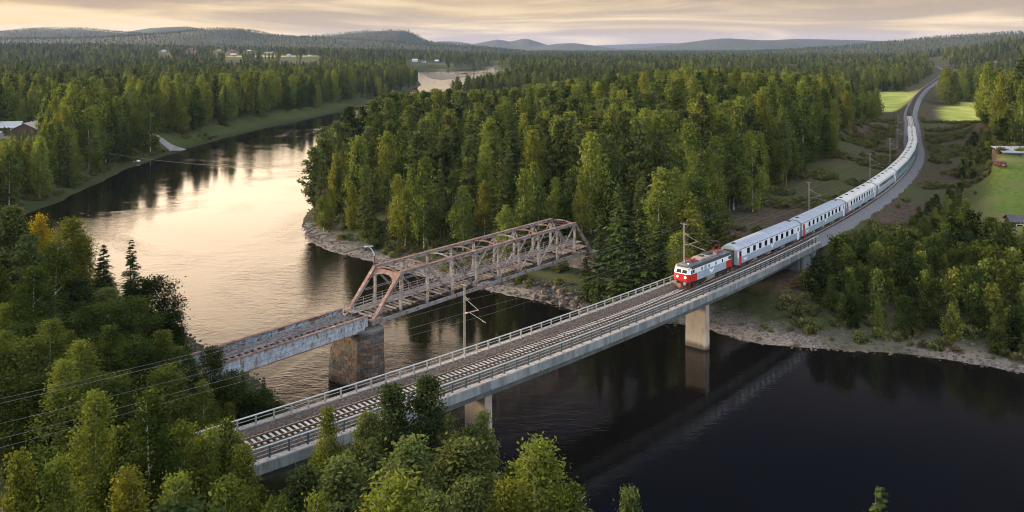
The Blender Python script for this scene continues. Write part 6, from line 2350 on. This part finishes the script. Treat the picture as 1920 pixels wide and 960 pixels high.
def forest(name, mask, label=None):
    ms, off = [], {}
    for k in ('spruce', 'pine', 'birch', 'alder', 'sapling'):
        s = srcs(k)
        off[k] = (len(ms), len(s), LIB[(k, 'mid')][0][2])
        ms += s
    idx = np.where(mask)[0]
    var = np.array([off[KIND[i]][0] + int(rng.integers(0, off[KIND[i]][1])) for i in idx])
    sc = np.array([hgt[i] / off[KIND[i]][2] for i in idx])
    return scatter(name, ms, np.stack([P_x[idx], P_y[idx], P_z[idx] - 0.2], 1), sc, rng.uniform(0, 6.28, len(idx)), var)


rest = ~single
forest('peninsula_forest', rest & pen)
forest('river_bank_forest', rest & left_bank)
forest('hillside_forest', rest & right & (P_y < 700))
forest('distant_forest', rest & (P_y >= 700))
print('trees: single', int(single.sum()), 'scattered', int(rest.sum()))

# ---------------------------------------------------------------- heath, grass tufts, stones
g = clump_tree(0.9, 0.05, p_alder, 14, 14, 0.14, 0.15, 0.0, 0.5, 0.65, 0.8, 0.2)
hm = leaf_mesh('heath', *g, 'heath_leaves')
hx = rng.uniform(0, 1, 14000)
ss = rng.uniform(116, 470, 14000)
offv = rng.uniform(-32, 30, 14000)
HX, HY = [], []
for s_, o_ in zip(ss, offv):
    if abs(o_) > 5.5:
        p_, _ = trk(s_, o_, 0)
        if float(vnoise(p_.x, p_.y, 9, 51)) < 0.46 + 0.12 * float(vnoise(p_.x, p_.y, 30, 52)):
            continue
        HX.append(p_.x)
        HY.append(p_.y)
bx = rng.uniform(-175, 125, 16000)
by = rng.uniform(105, 420, 16000)
bd = sdf(RIVER, bx, by)
bk = (bd > 3.5) & (bd < 26) & (by > 118)
HX = np.concatenate([HX, bx[bk]])
HY = np.concatenate([HY, by[bk]])
hd = sdf(RIVER, HX, HY)
_, hto = track_off(HX, HY)
hk = (hd > 3.5) & (np.abs(hto) > 5.2) & (sdf(LAWN, HX, HY) > 0) & ~((np.abs(HX + 155) < 14) & (np.abs(HY - 383) < 16))
for p in FIELDS[:3]:
    hk &= sdf(p, HX, HY) > 2
HX, HY = HX[hk], HY[hk]
HZ = ground(HX, HY)
seed = bpy.data.objects.new('heath_undergrowth', hm)
link(seed)
seed['kind'] = 'stuff'
seed.location = (HX[0], HY[0], HZ[0])
tag(seed, 'low brownish green heath scrub on the banks and beside the line', 'heath')
del seed['category']
ho = scatter('heath_undergrowth', [seed], np.stack([HX, HY, HZ - 0.05], 1)[1:], rng.uniform(0.6, 1.9, len(HX) - 1), rng.uniform(0, 6.28, len(HX) - 1), np.zeros(len(HX) - 1))

# boulders: one mesh per shape, copies along the shores
rock_me = []
for q in range(4):
    mb = MB()
    ph = (1 + 5 ** 0.5) / 2
    iv = [(-1, ph, 0), (1, ph, 0), (-1, -ph, 0), (1, -ph, 0), (0, -1, ph), (0, 1, ph), (0, -1, -ph), (0, 1, -ph), (ph, 0, -1), (ph, 0, 1), (-ph, 0, -1), (-ph, 0, 1)]
    fc = [(0, 11, 5), (0, 5, 1), (0, 1, 7), (0, 7, 10), (0, 10, 11), (1, 5, 9), (5, 11, 4), (11, 10, 2), (10, 7, 6), (7, 1, 8), (3, 9, 4), (3, 4, 2), (3, 2, 6), (3, 6, 8), (3, 8, 9), (4, 9, 5), (2, 4, 11), (6, 2, 10), (8, 6, 7), (9, 8, 1)]
    mb.add([(x * 0.5 * rng.uniform(.7, 1.2), y * 0.42 * rng.uniform(.7, 1.2), z * 0.36 * rng.uniform(.7, 1.1)) for x, y, z in iv], fc)
    me = bpy.data.meshes.new('boulder')
    me.from_pydata(mb.v, [], mb.f)
    me.materials.append(MATS['rock'])
    me.update()
    rock_me.append(me)
nrock = 0
while nrock < 95:
    x, y = rng.uniform(4, 26), rng.uniform(137, 162)
    d_ = sdf(RIVER, np.array([x]), np.array([y]))[0]
    if 0.0 < d_ < 6.5 and (y > 140):
        o = bpy.data.objects.new('boulder', rock_me[nrock % 4])
        o.location = (x, y, gz(x, y) + 0.15)
        o.rotation_euler = (rng.uniform(-.4, .4), rng.uniform(-.4, .4), rng.uniform(0, 6.28))
        s_ = rng.uniform(0.45, 1.15)
        o.scale = (s_, s_, s_)
        link(o)
        tag(o, 'grey boulder of the stone bank between the two bridges', 'boulder', 'boulders of the stone bank')
        nrock += 1
SX, SY = [], []
while len(SX) < 2600:
    x, y = rng.uniform(-60, 80, 800), rng.uniform(112, 240, 800)
    d_ = sdf(RIVER, x, y)
    k_ = (d_ > -0.5) & (d_ < 8)
    SX += list(x[k_])
    SY += list(y[k_])
SX, SY = np.array(SX), np.array(SY)
ro = [o for o in COL.objects if o.name.startswith('boulder')][:4]
scatter('shore_pebbles', ro, np.stack([SX, SY, ground(SX, SY)], 1), rng.uniform(0.12, 0.42, len(SX)), rng.uniform(0, 6.28, len(SX)), rng.integers(0, 4, len(SX)))
for (x, y, a, L_, lb) in ((-45, 203, 0.5, 7, 'bare driftwood log lying at the tip of the wooded point'), (-40, 196, -0.3, 6, 'driftwood log half over the water on the pale shore'), (-34, 189.5, 0.9, 9, 'long bare trunk slanting over the pale shore stones'), (-49, 208, 1.2, 4.5, 'short grey driftwood log on the outermost shore')):
    t_ = thing('driftwood_log', lb, 'log', (x, y, gz(x, y) + 0.35), a)
    mb = MB()
    mb.tube([(-L_ / 2, 0, 0), (0, 0.2, 0.15), (L_ / 2, 0, 0.3)], 0.22, 7, r2=0.10)
    mb.build('stem', 'driftwood', t_)
    mb = MB()
    for k in range(4):
        x0 = -L_ / 4 + k * L_ / 6
        mb.tube([(x0, 0.1, 0.1), (x0 + 0.3, rng.uniform(-1, 1), 0.8)], 0.05, 4, r2=0.02)
    mb.build('branch', 'driftwood', t_)

bsx = rng.uniform(14, 142, 26000)
bso = rng.uniform(-3.25, 3.15, 26000)
kk_ = (np.abs(np.abs(bso) - 0.72) > 0.12) & (bsx < 139.5) & ((np.abs(bso) > 1.15) | (rng.uniform(0, 1, 26000) < 0.06))
bsx, bso = bsx[kk_], bso[kk_]
bpts = []
for a, b in zip(bsx, bso):
    q_ = trk(a, b, 0)[0]
    e_ = abs(b)
    bpts.append((q_.x, q_.y, 9.13 - 0.14 * max(0, e_ - 1.7)))
scatter('ballast_stones', [o for o in COL.objects if o.name.startswith('boulder')][:4], bpts, rng.uniform(0.09, 0.2, len(bpts)), rng.uniform(0, 6.28, len(bpts)), rng.integers(0, 4, len(bpts)))

# ---------------------------------------------------------------- evening air
hz = bpy.data.materials.new('evening_haze')
hz.use_nodes = True
t = NT(hz.node_tree)
t.n.clear()
o_ = t.node('ShaderNodeOutputMaterial')
pv = t.node('ShaderNodeVolumePrincipled')
pv.inputs['Color'].default_value = (0.42, 0.55, 1.0, 1)
pv.inputs['Density'].default_value = 3.0e-5
pv.inputs['Anisotropy'].default_value = 0.0
t.l.new(pv.outputs[0], o_.inputs['Volume'])
MATS['evening_haze'] = hz
mb = MB()
mb.box(-12100, 12100, -2600, 15600, -5, 225)
h_o = mb.build('haze', 'evening_haze')
h_o['kind'] = 'stuff'
